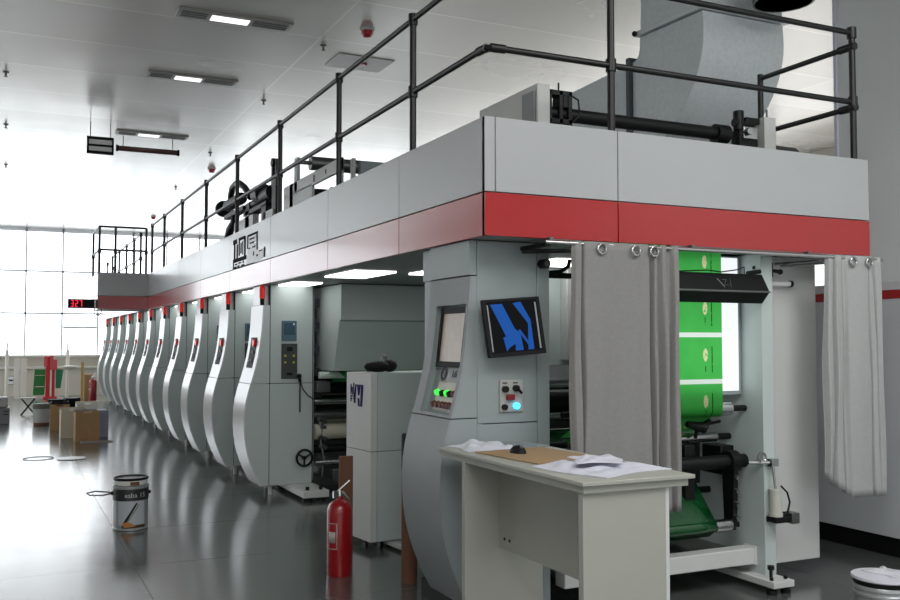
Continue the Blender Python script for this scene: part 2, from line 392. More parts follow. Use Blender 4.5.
def make_unit():
    OX, OY = 2.225, 8.996
    t = thing('printing_unit', '', 'printing unit', (OX, OY, 0), group='printing units in the long row')
    s_cover(t, 0, 0.48, OY, OX, GREY, TRIM)
    X = lambda v: OX + v
    Y = lambda v: OY + v
    MB().box(X(0.095), X(0.54), Y(0.008), Y(0.60), 0.11, 2.044).build('core', DARK, t)
    for nm, a, b in (('lower_door', 0.10, 1.082), ('upper_door', 1.088, 2.045)):
        MB().box(X(0.104 if b < 1.9 else 0.104), X(0.53), Y(0), Y(0.606), a, b).build(nm, GREY, t, 0.003)
    MB().box(X(0.04), X(0.102), Y(0.05), Y(0.45), 1.853, 2.045).build('head_plate', TRIM, t, 0.003)
    MB().box(X(0.53), X(0.555), Y(0.03), Y(0.58), 0.12, 2.04).build('edge_strip', GREY, t, 0.003)
    # warning beacon on the cover
    bc = MB().cyl((X(0.035), Y(0.06), 1.85), (X(0.035), Y(0.06), 1.915), 0.022).build('beacon', RUBBER, t)
    MB().lathe((X(0.035), Y(0.06), 1.915), [(0.027, 0), (0.028, 0.05), (0.024, 0.055), (0.028, 0.06), (0.028, 0.10), (0.02, 0.125), (0.002, 0.13)], 16).build('red_lens', REDL, bc)
    # panel on curved front
    pr = [(x + OX - 0.004, z) for x, z in cut(1.235, 1.535)]
    cp = MB().strip(pr, Y(0.13), Y(0.36), 0.012).build('control_panel', RUBBER, t)
    def fx(z): 
        c = cut(z - 0.001, z + 0.001); return c[0][0] + OX - 0.004
    MB().cyl((fx(1.48), Y(0.19), 1.48), (fx(1.48) - 0.02, Y(0.19), 1.48), 0.036).build('stop_button', REDL, cp)
    for z, yy in ((1.39, 0.19), (1.31, 0.2), (1.30, 0.27)): MB().cyl((fx(z), Y(yy), z), (fx(z) - 0.012, Y(yy), z), 0.014).build('button', DSTEEL, cp)
    # meters
    mp = MB().box(X(0.215), X(0.365), Y(-0.012), Y(0.003), 1.50, 1.70).build('meter_panel', mat('meter_blue', rgb(86, 112, 128), 0.25), t, 0.003)
    MB().box(X(0.235), X(0.345), Y(-0.016), Y(-0.011), 1.56, 1.68).build('meter_glass', mat('meter_glass', rgb(62, 88, 106), 0.12), mp)
    MB().cyl((X(0.333), Y(-0.018), 1.665), (X(0.333), Y(-0.01), 1.665), 0.008).build('indicator', SIGNW, mp)
    kp = MB().box(X(0.215), X(0.372), Y(-0.014), Y(0.003), 1.13, 1.475).build('switch_panel', mat('switch_panel_dark', rgb(64, 72, 72), 0.4), t, 0.003)
    yl = mat('yellow_button', rgb(204, 190, 60), 0.4)
    for a in (0.25, 0.335):
        for z in (1.29, 1.355): MB().cyl((X(a), Y(-0.02), z), (X(a), Y(-0.012), z), 0.011).build('button', yl, kp)
    MB().box(X(0.265), X(0.32), Y(-0.022), Y(-0.012), 1.40, 1.44).box(X(0.265), X(0.32), Y(-0.022), Y(-0.012), 1.165, 1.19).build('switch', BLACK, kp)
    # handwheel
    c = (X(0.44), Y(-0.05), 0.355)
    hw = MB().ring(c, 0.078, 0.012, 'y').build('handwheel', BLACK, t)
    sp_ = MB().cyl((c[0], Y(-0.06), c[2]), (c[0], Y(0.004), c[2]), 0.018)
    for k in range(3):
        a = 2 * PI * k / 3 + 0.5; sp_.cyl((c[0], c[1], c[2]), (c[0] + 0.075 * math.cos(a), c[1], c[2] + 0.075 * math.sin(a)), 0.009, n=8)
    sp_.build('spoke', BLACK, hw)
    # hanging lever with cable
    lv = MB().ball((X(0.385), Y(-0.035), 1.155), 0.026).cyl((X(0.385), Y(-0.035), 1.15), (X(0.40), Y(-0.02), 1.10), 0.016).cyl((X(0.40), Y(-0.014), 1.10), (X(0.402), Y(-0.012), 0.80), 0.007, n=8).cyl((X(0.385), Y(-0.03), 1.155), (X(0.385), Y(0.004), 1.155), 0.01).build('lever', BLACK, t)
    MB().tube([(X(0.40), Y(-0.02), 1.10), (X(0.43), Y(-0.03), 1.02), (X(0.48), Y(-0.03), 0.96), (X(0.55), Y(-0.01), 0.92)], 0.006, 8).build('cable', BLACK, lv)
    # feet
    ft = MB().box(X(0.30), X(0.55), Y(-0.5), Y(0.62), 0.035, 0.10).build('base_foot', WHITE, t, 0.006)
    for yy in (-0.42, 0.5):
        MB().cyl((X(0.36), Y(yy), 0), (X(0.36), Y(yy), 0.13), 0.018, n=10).cyl((X(0.49), Y(yy), 0), (X(0.49), Y(yy), 0.13), 0.018, n=10).cyl((X(0.36), Y(yy), 0), (X(0.36), Y(yy), 0.02), 0.05, n=14).cyl((X(0.49), Y(yy), 0), (X(0.49), Y(yy), 0.02), 0.05, n=14).build('levelling_bolt', BLACK, ft)
    MB().cyl((X(0.14), Y(0.1), 0), (X(0.14), Y(0.1), 0.11), 0.022, n=12).build('leg', WHITE, t)
    MB().cyl((X(0.2), Y(0.5), 0), (X(0.2), Y(0.5), 0.11), 0.022, n=12).build('leg', WHITE, t)
    # drive-side frame, hood, rollers
    MB().box(X(2.22), X(2.72), Y(0.0), Y(0.60), 0.08, 2.04).box(X(2.4), X(2.6), Y(0.05), Y(0.55), 0, 0.09).build('drive_frame', GREY, t, 0.004)
    hood = [(Y(-0.55), 2.04), (Y(-0.55), 1.70), (Y(-0.50), 1.69), (Y(-0.34), 1.21), (Y(0.52), 1.21), (Y(0.52), 2.04)]
    MB().prism(hood, 'x', X(0.64), X(2.2)).build('dryer_hood', GREY, t, 0.004)
    for y_, z_, r_, m_ in ((-0.16, 1.165, 0.034, mat('glint_roller', rgb(206, 226, 214), 0.35)), (0.15, 1.02, 0.05, BLACK), (0.0, 0.90, 0.035, STEEL), (0.35, 0.80, 0.06, BLACK), (0.06, 0.76, 0.045, DSTEEL), (0.0, 0.60, 0.075, mat('rubber_roller', rgb(188, 186, 170), 0.5)), (0.30, 0.52, 0.09, STEEL), (0.1, 0.42, 0.04, BLACK), (-0.05, 0.30, 0.03, STEEL)):  # first roller is steel; its pale green reflection is put into the colour
        MB().cyl((X(0.55), Y(y_), z_), (X(2.22), Y(y_), z_), r_, n=24).build('roller', m_, t)
    MB().box(X(0.7), X(2.1), Y(-0.15), Y(0.5), 0.13, 0.24).build('ink_tray', DSTEEL, t, 0.005)
    gp = MB()
    gp.box(X(0.552), X(0.61), Y(0.2), Y(0.26), 0.1, 2.04)
    for z in (1.9, 1.66, 1.42, 1.20, 0.98, 0.72, 0.5): gp.box(X(0.552), X(0.66), Y(0.12), Y(0.22), z - 0.05, z + 0.03)
    for z in (1.78, 1.54, 1.30, 0.85, 0.6): gp.cyl((X(0.60), Y(0.17), z - 0.06), (X(0.60), Y(0.17), z + 0.06), 0.018, n=10)
    gp.build('adjusting_column', mat('column_dark', rgb(70, 76, 80), 0.4, metal=0.4), t, 0.003)
    MB().box(X(0.56), X(0.70), Y(-0.06), Y(0.1), 0.99, 1.10).build('bearing_block', DSTEEL, t, 0.006)
    vb = MB()
    for k, z in enumerate((0.74, 0.66, 0.56, 0.47, 0.36)): vb.cyl((X(0.58 + 0.02 * (k % 2)), Y(-0.06), z), (X(0.66), Y(-0.04), z - 0.03), 0.025, n=10)
    vb.tube([(X(0.58), Y(-0.05), 0.75), (X(0.61), Y(-0.07), 0.62), (X(0.60), Y(-0.06), 0.5), (X(0.63), Y(-0.07), 0.36), (X(0.62), Y(-0.05), 0.16)], 0.009, 8)
    vb.build('valve_cluster', DSTEEL, t)
    return t
ORD = ['second', 'third', 'fourth', 'fifth', 'sixth', 'seventh', 'eighth', 'ninth', 'tenth']
u0 = make_unit()
u0['label'] = 'curved white printing unit nearest the control console, its grey door and handwheel in view'
PITCH = 1.558
for k in range(1, 11):
    u = copy_tree(u0); u.location = (2.225, 8.996 + PITCH * k, 0)
    u['label'] = ('curved white printing unit, %s in the row counted from the control console' % ORD[k - 1]) if k < 10 else 'curved white printing unit at the far end of the row, beside the far window wall'

# green film running between console and first unit
m_ = MB()
path = [(8.30, 1.10), (8.5, 1.125), (8.76, 1.19), (8.81, 1.203), (8.86, 1.203), (8.90, 1.18), (8.99, 1.10), (9.1, 1.06)]
m_.sheet(lambda u, v: (2.96 + 1.35 * u, path[min(7, int(round(v * 7)))][0], path[min(7, int(round(v * 7)))][1]), 6, 7)
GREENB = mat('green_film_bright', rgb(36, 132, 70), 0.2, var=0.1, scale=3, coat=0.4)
tag(m_.build('film_web', GREENB, solid=0.003), 'bright green film running over the roller below the first grey hood', 'film')

# ------------------------------------------------------------------ canopy over the press
XA, XB, YA, YB = 2.225, 5.024, 4.27, 25.9
JX, JY0, JY1 = 1.40, 17.0, 18.3
ZB, ZR, ZT = 2.047, 2.275, 2.67
cp = thing('press_canopy', 'long white overhead canopy with a red lower band along the whole press', 'canopy', (XA, YA, ZB))
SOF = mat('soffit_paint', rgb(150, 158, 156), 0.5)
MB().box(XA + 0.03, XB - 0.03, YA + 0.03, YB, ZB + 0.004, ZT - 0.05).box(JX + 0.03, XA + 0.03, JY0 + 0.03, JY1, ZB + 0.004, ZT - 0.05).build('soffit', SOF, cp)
gap = 0.003
ys = [YA, 5.442, 6.885, 8.62, 10.38, 12.1, 13.8, 15.5, JY0]
def side_panels(y_list, x, th=0.03):
    for a, b in zip(y_list, y_list[1:]):
        MB().box(x, x + th, a + gap, b - gap, ZR + 0.003, ZT).build('white_panel', FASCIA, cp, 0.002)
        MB().box(x, x + th, a + gap, b - gap, ZB, ZR - 0.003).build('red_panel', RED, cp, 0.002)
side_panels(ys, XA)
side_panels([JY1, 20.2, 22.1, 24.0, YB], XA)
side_panels([JY0, JY1], JX)
xs = [XA + 0.03, XA + 0.062, 3.06, XB]
for a, b in zip(xs, xs[1:]):
    a2 = XA if a == XA + 0.03 else a
    MB().box(a2 + (gap if a2 != XA else 0), b - gap, YA - 0.001, YA + 0.03, ZR + 0.003, ZT).build('white_panel', FASCIA, cp, 0.002)
MB().box(XA, 3.06 - gap, YA - 0.001, YA + 0.03, ZB, ZR - 0.003).build('red_panel', RED, cp, 0.002)
MB().box(3.06 + gap, XB, YA - 0.001, YA + 0.03, ZB, ZR - 0.003).build('red_panel', RED, cp, 0.002)
MB().box(JX, XA, JY0, JY0 + 0.03, ZR + 0.003, ZT).build('white_panel', FASCIA, cp, 0.002)
MB().box(JX, XA, JY0, JY0 + 0.03, ZB, ZR - 0.003).build('red_panel', RED, cp, 0.002)
MB().box(XB - 0.03, XB, YA + 0.03, YB, ZR, ZT).build('white_panel', FASCIA, cp, 0.002)
MB().box(XB - 0.03, XB, YA + 0.03, YB, ZB, ZR - 0.003).build('red_panel', RED, cp, 0.002)
MB().box(XA + 0.03, XB - 0.03, YA + 0.03, YB, ZT - 0.05, ZT - 0.02).box(JX + 0.03, XA + 0.03, JY0 + 0.03, JY1, ZT - 0.05, ZT - 0.02).build('deck', mat('deck_plate', rgb(150, 152, 152), 0.5), cp)
lamps = [(2.43, 2.78, 6.85, 7.6), (2.95, 3.3, 6.4, 7.0), (3.4, 3.75, 6.6, 7.2), (3.3, 3.7, 5.3, 5.8)] + [(2.40, 2.68, 8.996 + PITCH * k - 0.55, 8.996 + PITCH * k - 0.02) for k in range(0, 11)]  # the front-bay panel is an added one, there to brighten the bay
for (a, b, c, d) in lamps:
    MB().box(a, b, c, d, ZB - 0.010, ZB + 0.006).build('lamp_panel', LAMP, cp)
MB().box(2.78, 2.84, 4.62, 4.72, ZB - 0.06, ZB + 0.006).build('lamp_box', SIGNW, cp, 0.004)
# lettering on the aisle side (strokes in u = along the panel from left to right, v = up)
def logo_strokes(rects, polys=()):
    m = MB()
    for (u0_, v0, u1, v1) in rects: m.box(XA - 0.004, XA + 0.001, 10.21 - u1, 10.21 - u0_, 2.285 + v0, 2.285 + v1)
    for P_ in polys: m.prism([(10.21 - u, 2.285 + v) for u, v in P_], 'x', XA - 0.0045, XA + 0.001)
    return m
dk = [(0.0, 0.26, 0.18, 0.31), (0.04, 0.10, 0.10, 0.27), (0.17, 0.10, 0.22, 0.25), (0.0, 0.06, 0.62, 0.10), (0.27, 0.12, 0.31, 0.31), (0.30, 0.28, 0.56, 0.31), (0.52, 0.10, 0.58, 0.30),
      (0.36, 0.14, 0.39, 0.25), (0.44, 0.12, 0.46, 0.26), (0.0, -0.005, 0.03, 0.06), (0.06, 0.0, 0.16, 0.018), (0.10, 0.03, 0.20, 0.045), (0.22, 0.0, 0.30, 0.02), (0.26, 0.035, 0.38, 0.05), (0.40, 0.0, 0.52, 0.018), (0.46, 0.03, 0.50, 0.055), (0.0, -0.006, 0.95, 0.0),
      (0.68, 0.28, 1.10, 0.30), (0.66, 0.16, 0.69, 0.29), (1.06, 0.12, 1.09, 0.28), (0.76, 0.24, 0.98, 0.255), (0.78, 0.20, 0.96, 0.212), (0.72, 0.15, 0.80, 0.165), (0.88, 0.15, 1.02, 0.165), (1.36, 0.02, 1.39, 0.12), (0.92, 0.07, 0.96, 0.11), (1.06, 0.05, 1.12, 0.07), (1.16, 0.09, 1.3, 0.10)]
wt = [[(0.70, 0.155), (0.84, 0.2), (1.05, 0.17), (1.06, 0.11), (1.34, 0.11), (1.33, 0.03), (1.1, 0.0), (0.66, 0.0), (0.64, 0.08)], [(0.72, 0.215), (1.04, 0.215), (1.04, 0.275), (0.72, 0.275)]]
m_ = MB()
for P_ in wt: m_.prism([(10.21 - u, 2.285 + v) for u, v in P_], 'x', XA - 0.003, XA + 0.001)
m_.build('white_lettering', SIGNW, cp, smooth=0)
logo_strokes(dk).build('dark_lettering', INK, cp, smooth=0)

# LED display at the end of the balcony
dp = thing('led_display', 'small black display with red digits hanging at the balcony end', 'display', (1.16, 17.0, 2.05))
MB().box(0.93, 1.398, 16.95, 17.03, 2.055, 2.21).build('case', RUBBER, dp, 0.004)
MB().box(1.345, 1.37, 16.943, 16.951, 2.07, 2.19).build('bright_strip', SIGNW, dp)
LED = mat('led_red', rgb(220, 40, 60), 0.4, emit=rgb(230, 40, 70), estr=1.2)
SEG = {'3': 'abgcd', '2': 'abged', '7': 'abc', '8': 'abcdefg'}
for i, ch in enumerate('327'):
    x0 = 0.975 + i * 0.068; w, h, tk = 0.042, 0.11, 0.012; z0 = 2.078
    m_ = MB()
    for sg in SEG[ch]:
        if sg == 'a': r_ = (x0, x0 + w, z0 + h - tk, z0 + h)
        elif sg == 'g': r_ = (x0, x0 + w, z0 + h / 2 - tk / 2, z0 + h / 2 + tk / 2)
        elif sg == 'd': r_ = (x0, x0 + w, z0, z0 + tk)
        elif sg == 'b': r_ = (x0 + w - tk, x0 + w, z0 + h / 2, z0 + h)
        elif sg == 'c': r_ = (x0 + w - tk, x0 + w, z0, z0 + h / 2)
        elif sg == 'e': r_ = (x0, x0 + tk, z0, z0 + h / 2)
        else: r_ = (x0, x0 + tk, z0 + h / 2, z0 + h)
        m_.box(r_[0], r_[1], 16.944, 16.951, r_[2], r_[3])
    m_.build('digit', LED, dp, smooth=0)
MB().tube([(1.36, 17.02, 2.06), (1.35, 17.02, 1.97), (1.42, 17.03, 1.93), (1.47, 17.05, 2.0), (1.47, 17.05, 2.06)], 0.008, 8).build('cable', BLACK, dp)

# ------------------------------------------------------------------ guard railings
def post(t, x, y, z1, z0=ZT - 0.019):
    pm = MB().cyl((x, y, z0), (x, y, z1), 0.021, n=14).build('post', RAILM, t)
    for z in [q for q in (3.045, 3.50) if q <= z1 + 0.02]: MB().cyl((x, y, z - 0.035), (x, y, z + 0.035), 0.03, n=14).build('clamp', RAILM, pm)
gr = thing('guard_railing', 'black tube guard railing round the canopy roof, nearest part over the console', 'railing', (2.255, 4.30, ZT))
for y in (5.29, 6.72, 8.41, 10.18, 11.94, 13.72, 15.40, 16.78): post(gr, 2.255, y, 3.51)
post(gr, 3.04, 4.30, 3.51); post(gr, 4.93, 4.30, 3.52); post(gr, 4.933, 5.12, 3.44)
for z in (3.045, 3.50):
    MB().tube([(2.255, 16.78, z), (2.255, 4.36, z), (2.262, 4.325, z), (2.285, 4.302, z), (2.32, 4.30, z), (4.93, 4.30, z)], 0.018, 12).build('rail', RAILM, gr)
    MB().cyl((2.2615, 4.32, z), (2.255, 4.40, z), 0.024, n=12).cyl((2.275, 4.302, z), (2.36, 4.30, z), 0.024, n=12).build('elbow', RAILM, gr)
for z in (3.41, 3.01):
    MB().cyl((4.93, 4.30, z), (4.933, 5.12, z), 0.018, n=12).cyl((4.93, 4.275, z), (4.93, 4.40, z), 0.026, n=12).build('rail', RAILM, gr)
g2 = thing('guard_railing', 'black tube railing round the small balcony at the far end of the canopy', 'railing', (JX, JY0, ZT))
for x in (1.42, 1.68, 2.19): post(g2, x, 17.03, 3.47)
for z in (3.07, 3.47): MB().tube([(1.42, 18.28, z), (1.42, 17.06, z), (1.45, 17.03, z), (2.19, 17.03, z)], 0.018, 12).build('rail', RAILM, g2)
post(g2, 1.42, 18.28, 3.47)
g3 = thing('guard_railing', 'thin black railing beyond the balcony, farthest along the canopy edge', 'railing', (2.255, 18.5, ZT))
for y in (18.3, 19.3, 20.6, 22.0, 23.5): post(g3, 2.255, y, 3.5)
for z in (3.05, 3.50): MB().cyl((2.255, 18.3, z), (2.255, 23.5, z), 0.016, n=10).build('rail', RAILM, g3)
for x, y, h in ((1.60, 17.5, 0.22), (1.75, 17.7, 0.36), (1.70, 17.4, 0.14)):
    m_ = MB().cyl((x, y, ZT - 0.02), (x, y, ZT + h - 0.04), 0.012, n=8).cyl((x, y, ZT + h - 0.06), (x, y, ZT + h), 0.022, n=10)
    tag(m_.build('short_pipe', BLACK), 'short dark pipe end standing on the far balcony', 'pipe', 'pipe ends on the balcony')

# ------------------------------------------------------------------ gear on the canopy roof
fw = thing('roller_stand', 'long black roller between white brackets on the canopy roof front', 'roller', (3.5, 4.8, ZT - 0.02))
MB().box(2.80, 2.886, 4.70, 5.45, ZT - 0.02, 3.02).build('end_bracket', WHITE, fw, 0.004)
MB().box(2.786, 2.80, 4.72, 4.86, ZT - 0.02, 2.98).build('bracket_plate', DSTEEL, fw)
g = MB()
for a in (2.888, 2.965, 3.03): g.box(a, a + 0.025, 4.72, 4.80, ZT - 0.02, 3.0)
for z in (2.70, 2.80, 2.97): g.box(2.888, 3.055, 4.72, 4.80, z, z + 0.03)
g.cyl((2.97, 4.74, 2.98), (2.97, 4.74, 3.05), 0.006, n=8).cyl((3.02, 4.75, 2.9), (3.02, 4.75, 2.99), 0.03, n=10)
g.build('clutch_frame', BLACK, fw, 0.003)
MB().tube([(3.04, 4.74, 2.99), (3.11, 4.74, 2.96), (3.12, 4.74, 2.87), (3.07, 4.74, 2.82)], 0.006, 8).build('hose', BLACK, fw)
MB().cyl((2.9, 4.78, 2.87), (4.22, 4.78, 2.87), 0.042, n=24).build('roller', BLACK, fw)
MB().box(2.9, 4.25, 4.86, 4.95, ZT - 0.02, 2.80).build('cross_beam', DSTEEL, fw, 0.003)
MB().cyl((4.20, 4.78, 2.87), (4.30, 4.78, 2.87), 0.062, n=20).box(4.22, 4.34, 4.74, 4.84, ZT - 0.02, 2.80).build('bearing', BLACK, fw)
va = MB()
va.box(4.36, 4.52, 4.72, 4.80, 2.72, 2.90).cyl((4.34, 4.75, 2.95), (4.50, 4.75, 2.95), 0.03, n=12).cyl((4.38, 4.75, 2.9), (4.38, 4.75, 3.03), 0.035, n=12).box(4.42, 4.54, 4.72, 4.78, 2.95, 2.99)
va.box(4.36, 4.50, 4.74, 4.82, ZT - 0.02, 2.73)
va.build('brake_body', BLACK, fw, 0.004)
MB().box(4.38, 4.50, 4.70, 4.73, 2.84, 2.92).cyl((4.40, 4.70, 2.88), (4.40, 4.66, 2.88), 0.025, n=12).build('brake_caliper', STEEL, fw, 0.004)
MB().box(4.27, 4.33, 4.68, 4.73, ZT - 0.02, 2.72).build('cable_gland', mat('copper_orange', rgb(190, 116, 80), 0.4), fw, 0.004)
MB().box(4.56, 4.66, 4.70, 4.82, ZT - 0.02, 3.0).build('end_bracket', WHITE, fw, 0.004)
MB().cyl((4.64, 4.76, 3.0), (4.64, 4.76, 3.07), 0.008, n=8).build('pin', DSTEEL, fw)
mo = MB().cyl((4.67, 4.78, 2.75), (4.88, 4.78, 2.75), 0.085, n=24).build('motor', DSTEEL, fw, 0.006)
MB().cyl((4.88, 4.78, 2.75), (4.92, 4.78, 2.75), 0.075, 0.05, n=24).build('fan_cover', BLACK, mo)

dx0, dx1 = 4.56, 5.34
du = thing('air_duct', 'large galvanised rectangular air duct elbow rising from the canopy roof', 'duct', (4.9, 5.9, ZT - 0.02))
out = [(5.30, 3.92), (5.29, 3.80), (5.292, 3.70), (5.312, 3.60), (5.345, 3.51), (5.39, 3.42), (5.455, 3.33), (5.53, 3.24), (5.62, 3.16), (5.73, 3.08), (5.86, 3.02), (6.0, 2.98), (6.15, 2.96)]
inn = [(6.15, 3.76), (6.10, 3.77), (6.07, 3.80), (6.055, 3.85), (6.05, 3.94)]
MB().prism(out + inn, 'x', dx0, dx1).build('elbow', GALV, du, 0.004)
MB().prism([(6.21, 2.95), (8.6, 2.80), (8.6, 3.70), (6.21, 3.77)], 'x', dx0 + 0.02, dx1 - 0.02).build('run', GALV, du, 0.004)
MB().box(dx0 - 0.03, dx1 + 0.03, 6.155, 6.20, 2.93, 3.80).build('flange', mat('angle_iron', rgb(72, 80, 84), 0.5, metal=0.5), du)
MB().prism([(5.27, 3.925), (6.08, 3.945), (6.08, 3.985), (5.27, 3.965)], 'x', dx0 - 0.035, dx1 + 0.035).build('flange', mat('flange_pale', rgb(206, 212, 214), 0.35, metal=0.3), du, 0.003)
up = [(5.30, 3.97), (5.31, 4.1), (5.34, 4.25), (5.40, 4.40), (5.48, 4.53), (5.55, 4.615), (6.2, 4.615), (6.12, 4.5), (6.06, 4.35), (6.035, 4.2), (6.045, 3.99)]
MB().prism(up, 'x', dx0, dx1).build('riser', GALV, du, 0.004)
MB().ball((dx0 - 0.045, 6.06, 3.965), 0.022).build('bolt', BLACK, du)
for yy in (6.3, 8.3): MB().box(dx0 + 0.02, dx0 + 0.06, yy, yy + 0.05, ZT - 0.02, 2.96).box(dx1 - 0.06, dx1 - 0.02, yy, yy + 0.05, ZT - 0.05, 2.96).build('support_leg', DSTEEL, du)
# second, round branch near the ceiling
rb = thing('round_duct', 'dark round duct section just under the ceiling beside the galvanised elbow', 'duct', (5.02, 4.90, ZC))
MB().cyl((5.00, 4.95, ZC - 0.001), (5.00, 4.95, 3.93), 0.20, n=32).build('pipe', DSTEEL, rb)
MB().cyl((5.00, 4.95, 3.96), (5.00, 4.95, 3.93), 0.215, n=32).build('collar', DSTEEL, rb)

# white machine frame on the roof, middle
wf = thing('roof_machine_frame', 'white slotted machine frame with rollers on the canopy roof behind the railing', 'machine frame', (2.7, 8.0, ZT - 0.02))
fp = MB()
# side plate with window-like cutouts built from bars (x = plate thickness)
fp.box(2.60, 2.63, 7.70, 9.55, 2.98, 3.10).box(2.60, 2.63, 7.70, 7.82, ZT - 0.02, 3.10).box(2.60, 2.63, 8.55, 9.55, ZT - 0.02, 3.0)
fp.build('side_plate', WHITE, wf, 0.004)
MB().box(2.598, 2.634, 8.1, 8.13, 3.02, 3.06).box(2.598, 2.634, 8.45, 8.50, 3.0, 3.07).build('slot', BLACK, wf)
MB().box(4.2, 4.23, 7.7, 9.55, ZT - 0.02, 3.10).build('side_plate', WHITE, wf, 0.004)
MB().cyl((2.64, 8.1, 2.82), (4.2, 8.1, 2.82), 0.08).build('roller', DSTEEL, wf)
MB().cyl((2.64, 8.35, 2.78), (4.2, 8.35, 2.78), 0.06).build('roller', BLACK, wf)
MB().cyl((2.75, 9.1, 3.30), (4.1, 9.1, 3.30), 0.07).cyl((2.62, 9.1, 3.30), (4.23, 9.1, 3.30), 0.02).box(2.60, 2.63, 9.05, 9.15, 3.0, 3.34).box(4.2, 4.23, 9.05, 9.15, 3.0, 3.34).build('top_roller', DSTEEL, wf)
MB().ball((2.66, 7.9, 2.80), 0.05).build('knob', WHITE, wf)
wg = thing('roof_guard_plate', 'grey tilted guard plate with upright post on the canopy roof before the white frame', 'plate', (2.7, 7.0, ZT - 0.02))
MB().box(2.64, 2.67, 7.50, 7.56, ZT - 0.02, 3.06).build('post', DSTEEL, wg, 0.003)
MB().box(2.69, 4.2, 6.45, 7.5, ZT - 0.02, 2.86).box(2.69, 4.2, 7.44, 7.5, 2.86, 3.03).build('plate', mat('guard_grey', rgb(120, 132, 134), 0.4), wg, 0.004)
MB().ball((2.66, 7.40, 2.86), 0.03).build('knob', SIGNW, wg)
# black drive gear further back
dg = thing('drive_gear', 'black motor drive gear with pipes on the far canopy roof above the lettering', 'drive', (2.7, 10.8, ZT - 0.02))
MB().box(2.60, 2.66, 9.75, 12.0, ZT - 0.02, 2.80).box(2.60, 2.66, 10.0, 10.4, 2.80, 2.95).box(2.60, 2.66, 10.9, 11.9, 2.80, 3.0).build('frame_plate', WHITE, dg, 0.004)
MB().box(2.62, 2.68, 9.95, 10.12, ZT - 0.02, 3.30).box(2.62, 2.66, 9.93, 9.98, 3.2, 3.48).box(2.62, 2.66, 10.10, 10.15, 3.2, 3.42).cyl((2.60, 10.06, 3.46), (2.68, 10.06, 3.46), 0.05).build('tall_bracket', BLACK, dg, 0.004)
mt = MB().cyl((2.66, 10.2, 3.16), (2.66, 10.75, 3.16), 0.085).cyl((2.66, 10.6, 3.2), (2.66, 10.85, 3.22), 0.11).build('motor', BLACK, dg)
MB().cyl((2.66, 10.75, 3.14), (2.66, 11.3, 3.14), 0.05).box(2.60, 2.72, 10.3, 11.4, 3.02, 3.07).box(2.60, 2.72, 11.1, 11.3, 2.78, 3.16).box(2.60, 2.72, 10.3, 10.5, 2.78, 3.04).build('gearbox', BLACK, dg)
MB().tube([(2.64, 11.2, 3.24), (2.64, 11.5, 3.40), (2.64, 11.8, 3.50), (2.64, 12.0, 3.52), (2.64, 12.2, 3.50), (2.64, 12.3, 3.40), (2.64, 12.3, 3.24)], 0.042, 12).build('pipe', BLACK, dg)
MB().cyl((2.62, 11.6, 3.28), (2.62, 12.35, 3.28), 0.075).cyl((2.62, 12.35, 3.28), (2.62, 12.62, 3.28), 0.03).cyl((2.62, 12.62, 3.28), (2.62, 12.68, 3.28), 0.11).build('valve', BLACK, dg)
MB().tube([(2.62, 11.9, 3.16), (2.62, 11.95, 3.02), (2.62, 12.25, 2.95), (2.62, 12.33, 2.85), (2.62, 12.33, 2.64)], 0.055, 12).box(2.57, 2.67, 11.3, 12.4, 3.10, 3.15).build('drain_pipe', BLACK, dg)
MB().box(2.60, 2.64, 9.2, 9.32, ZT - 0.02, 3.10).cyl((2.64, 9.25, 3.02), (4.0, 9.25, 3.02), 0.05).build('idler', BLACK, dg)

# ------------------------------------------------------------------ control console
OX, OY = 2.225, 4.50
cs = thing('control_console', 'grey control console with curved front and built-in screen under the canopy corner', 'console', (OX, OY, 0))
CONS = mat('console_dim_paint', rgb(146, 156, 157), 0.42, var=0.03)  # console paint and trim: unit grey darkened, dimmer light put into the colour
s_cover(cs, 0, 0.52, OY, OX, CONS, mat('console_dim_trim', rgb(144, 150, 153), 0.5), hole=(1.105, 1.70, 0.035, 0.42, 0.045), z_lo=0.055)
MB().box(OX + 0.075, OX + 0.50, OY + 0.02, OY + 0.69, 0.05, 2.04).build('core', DARK, cs)
MB().box(OX + 0.025, OX + 0.068, OY, OY + 0.52, 1.856, 2.045).box(OX + 0.06, OX + 0.44, OY + 0.006, OY + 0.70, 1.856, 2.045).build('head_panel', CONS, cs, 0.003)
MB().box(OX + 0.0715, OX + 0.445, OY, OY + 0.7, 0.04, 1.05).build('lower_panel', CONS, cs, 0.003)
MB().box(OX + 0.0715, OX + 0.445, OY, OY + 0.7, 1.055, 2.045).build('upper_panel', CONS, cs, 0.003)
MB().box(OX + 0.449, OX + 0.528, OY + 0.002, OY + 0.7, 0.04, 2.045).build('side_strip', CONS, cs, 0.003)
MB().box(OX + 0.03, OX + 0.5, OY + 0.03, OY + 0.65, 0, 0.10).build('plinth', DARK, cs)
xr_ = OX + 0.045 + 0.012
def tilt(z):
    c = cut(z - 0.001, z + 0.001)[0][0]; return min(c + 0.045, 0.088) + OX
sc = MB()
for (a, b, c, d) in ((0.05, 0.40, 1.355, 1.385), (0.05, 0.40, 1.655, 1.69), (0.05, 0.085, 1.385, 1.655), (0.375, 0.40, 1.385, 1.655)):
    sc.prism([(tilt(c) - 0.022, c), (tilt(d) - 0.022, d), (tilt(d) + 0.004, d), (tilt(c) + 0.004, c)], 'y', OY + a, OY + b)
sc = sc.build('screen_bezel', RUBBER, cs, 0.002)
MB().prism([(tilt(1.38) - 0.012, 1.38), (tilt(1.66) - 0.012, 1.66), (tilt(1.66) + 0.002, 1.66), (tilt(1.38) + 0.002, 1.38)], 'y', OY + 0.07, OY + 0.38).build('screen', mat('beige_screen', rgb(120, 110, 102), 0.3, var=0.3, scale=22, emit=rgb(180, 166, 152), estr=0.25), sc)
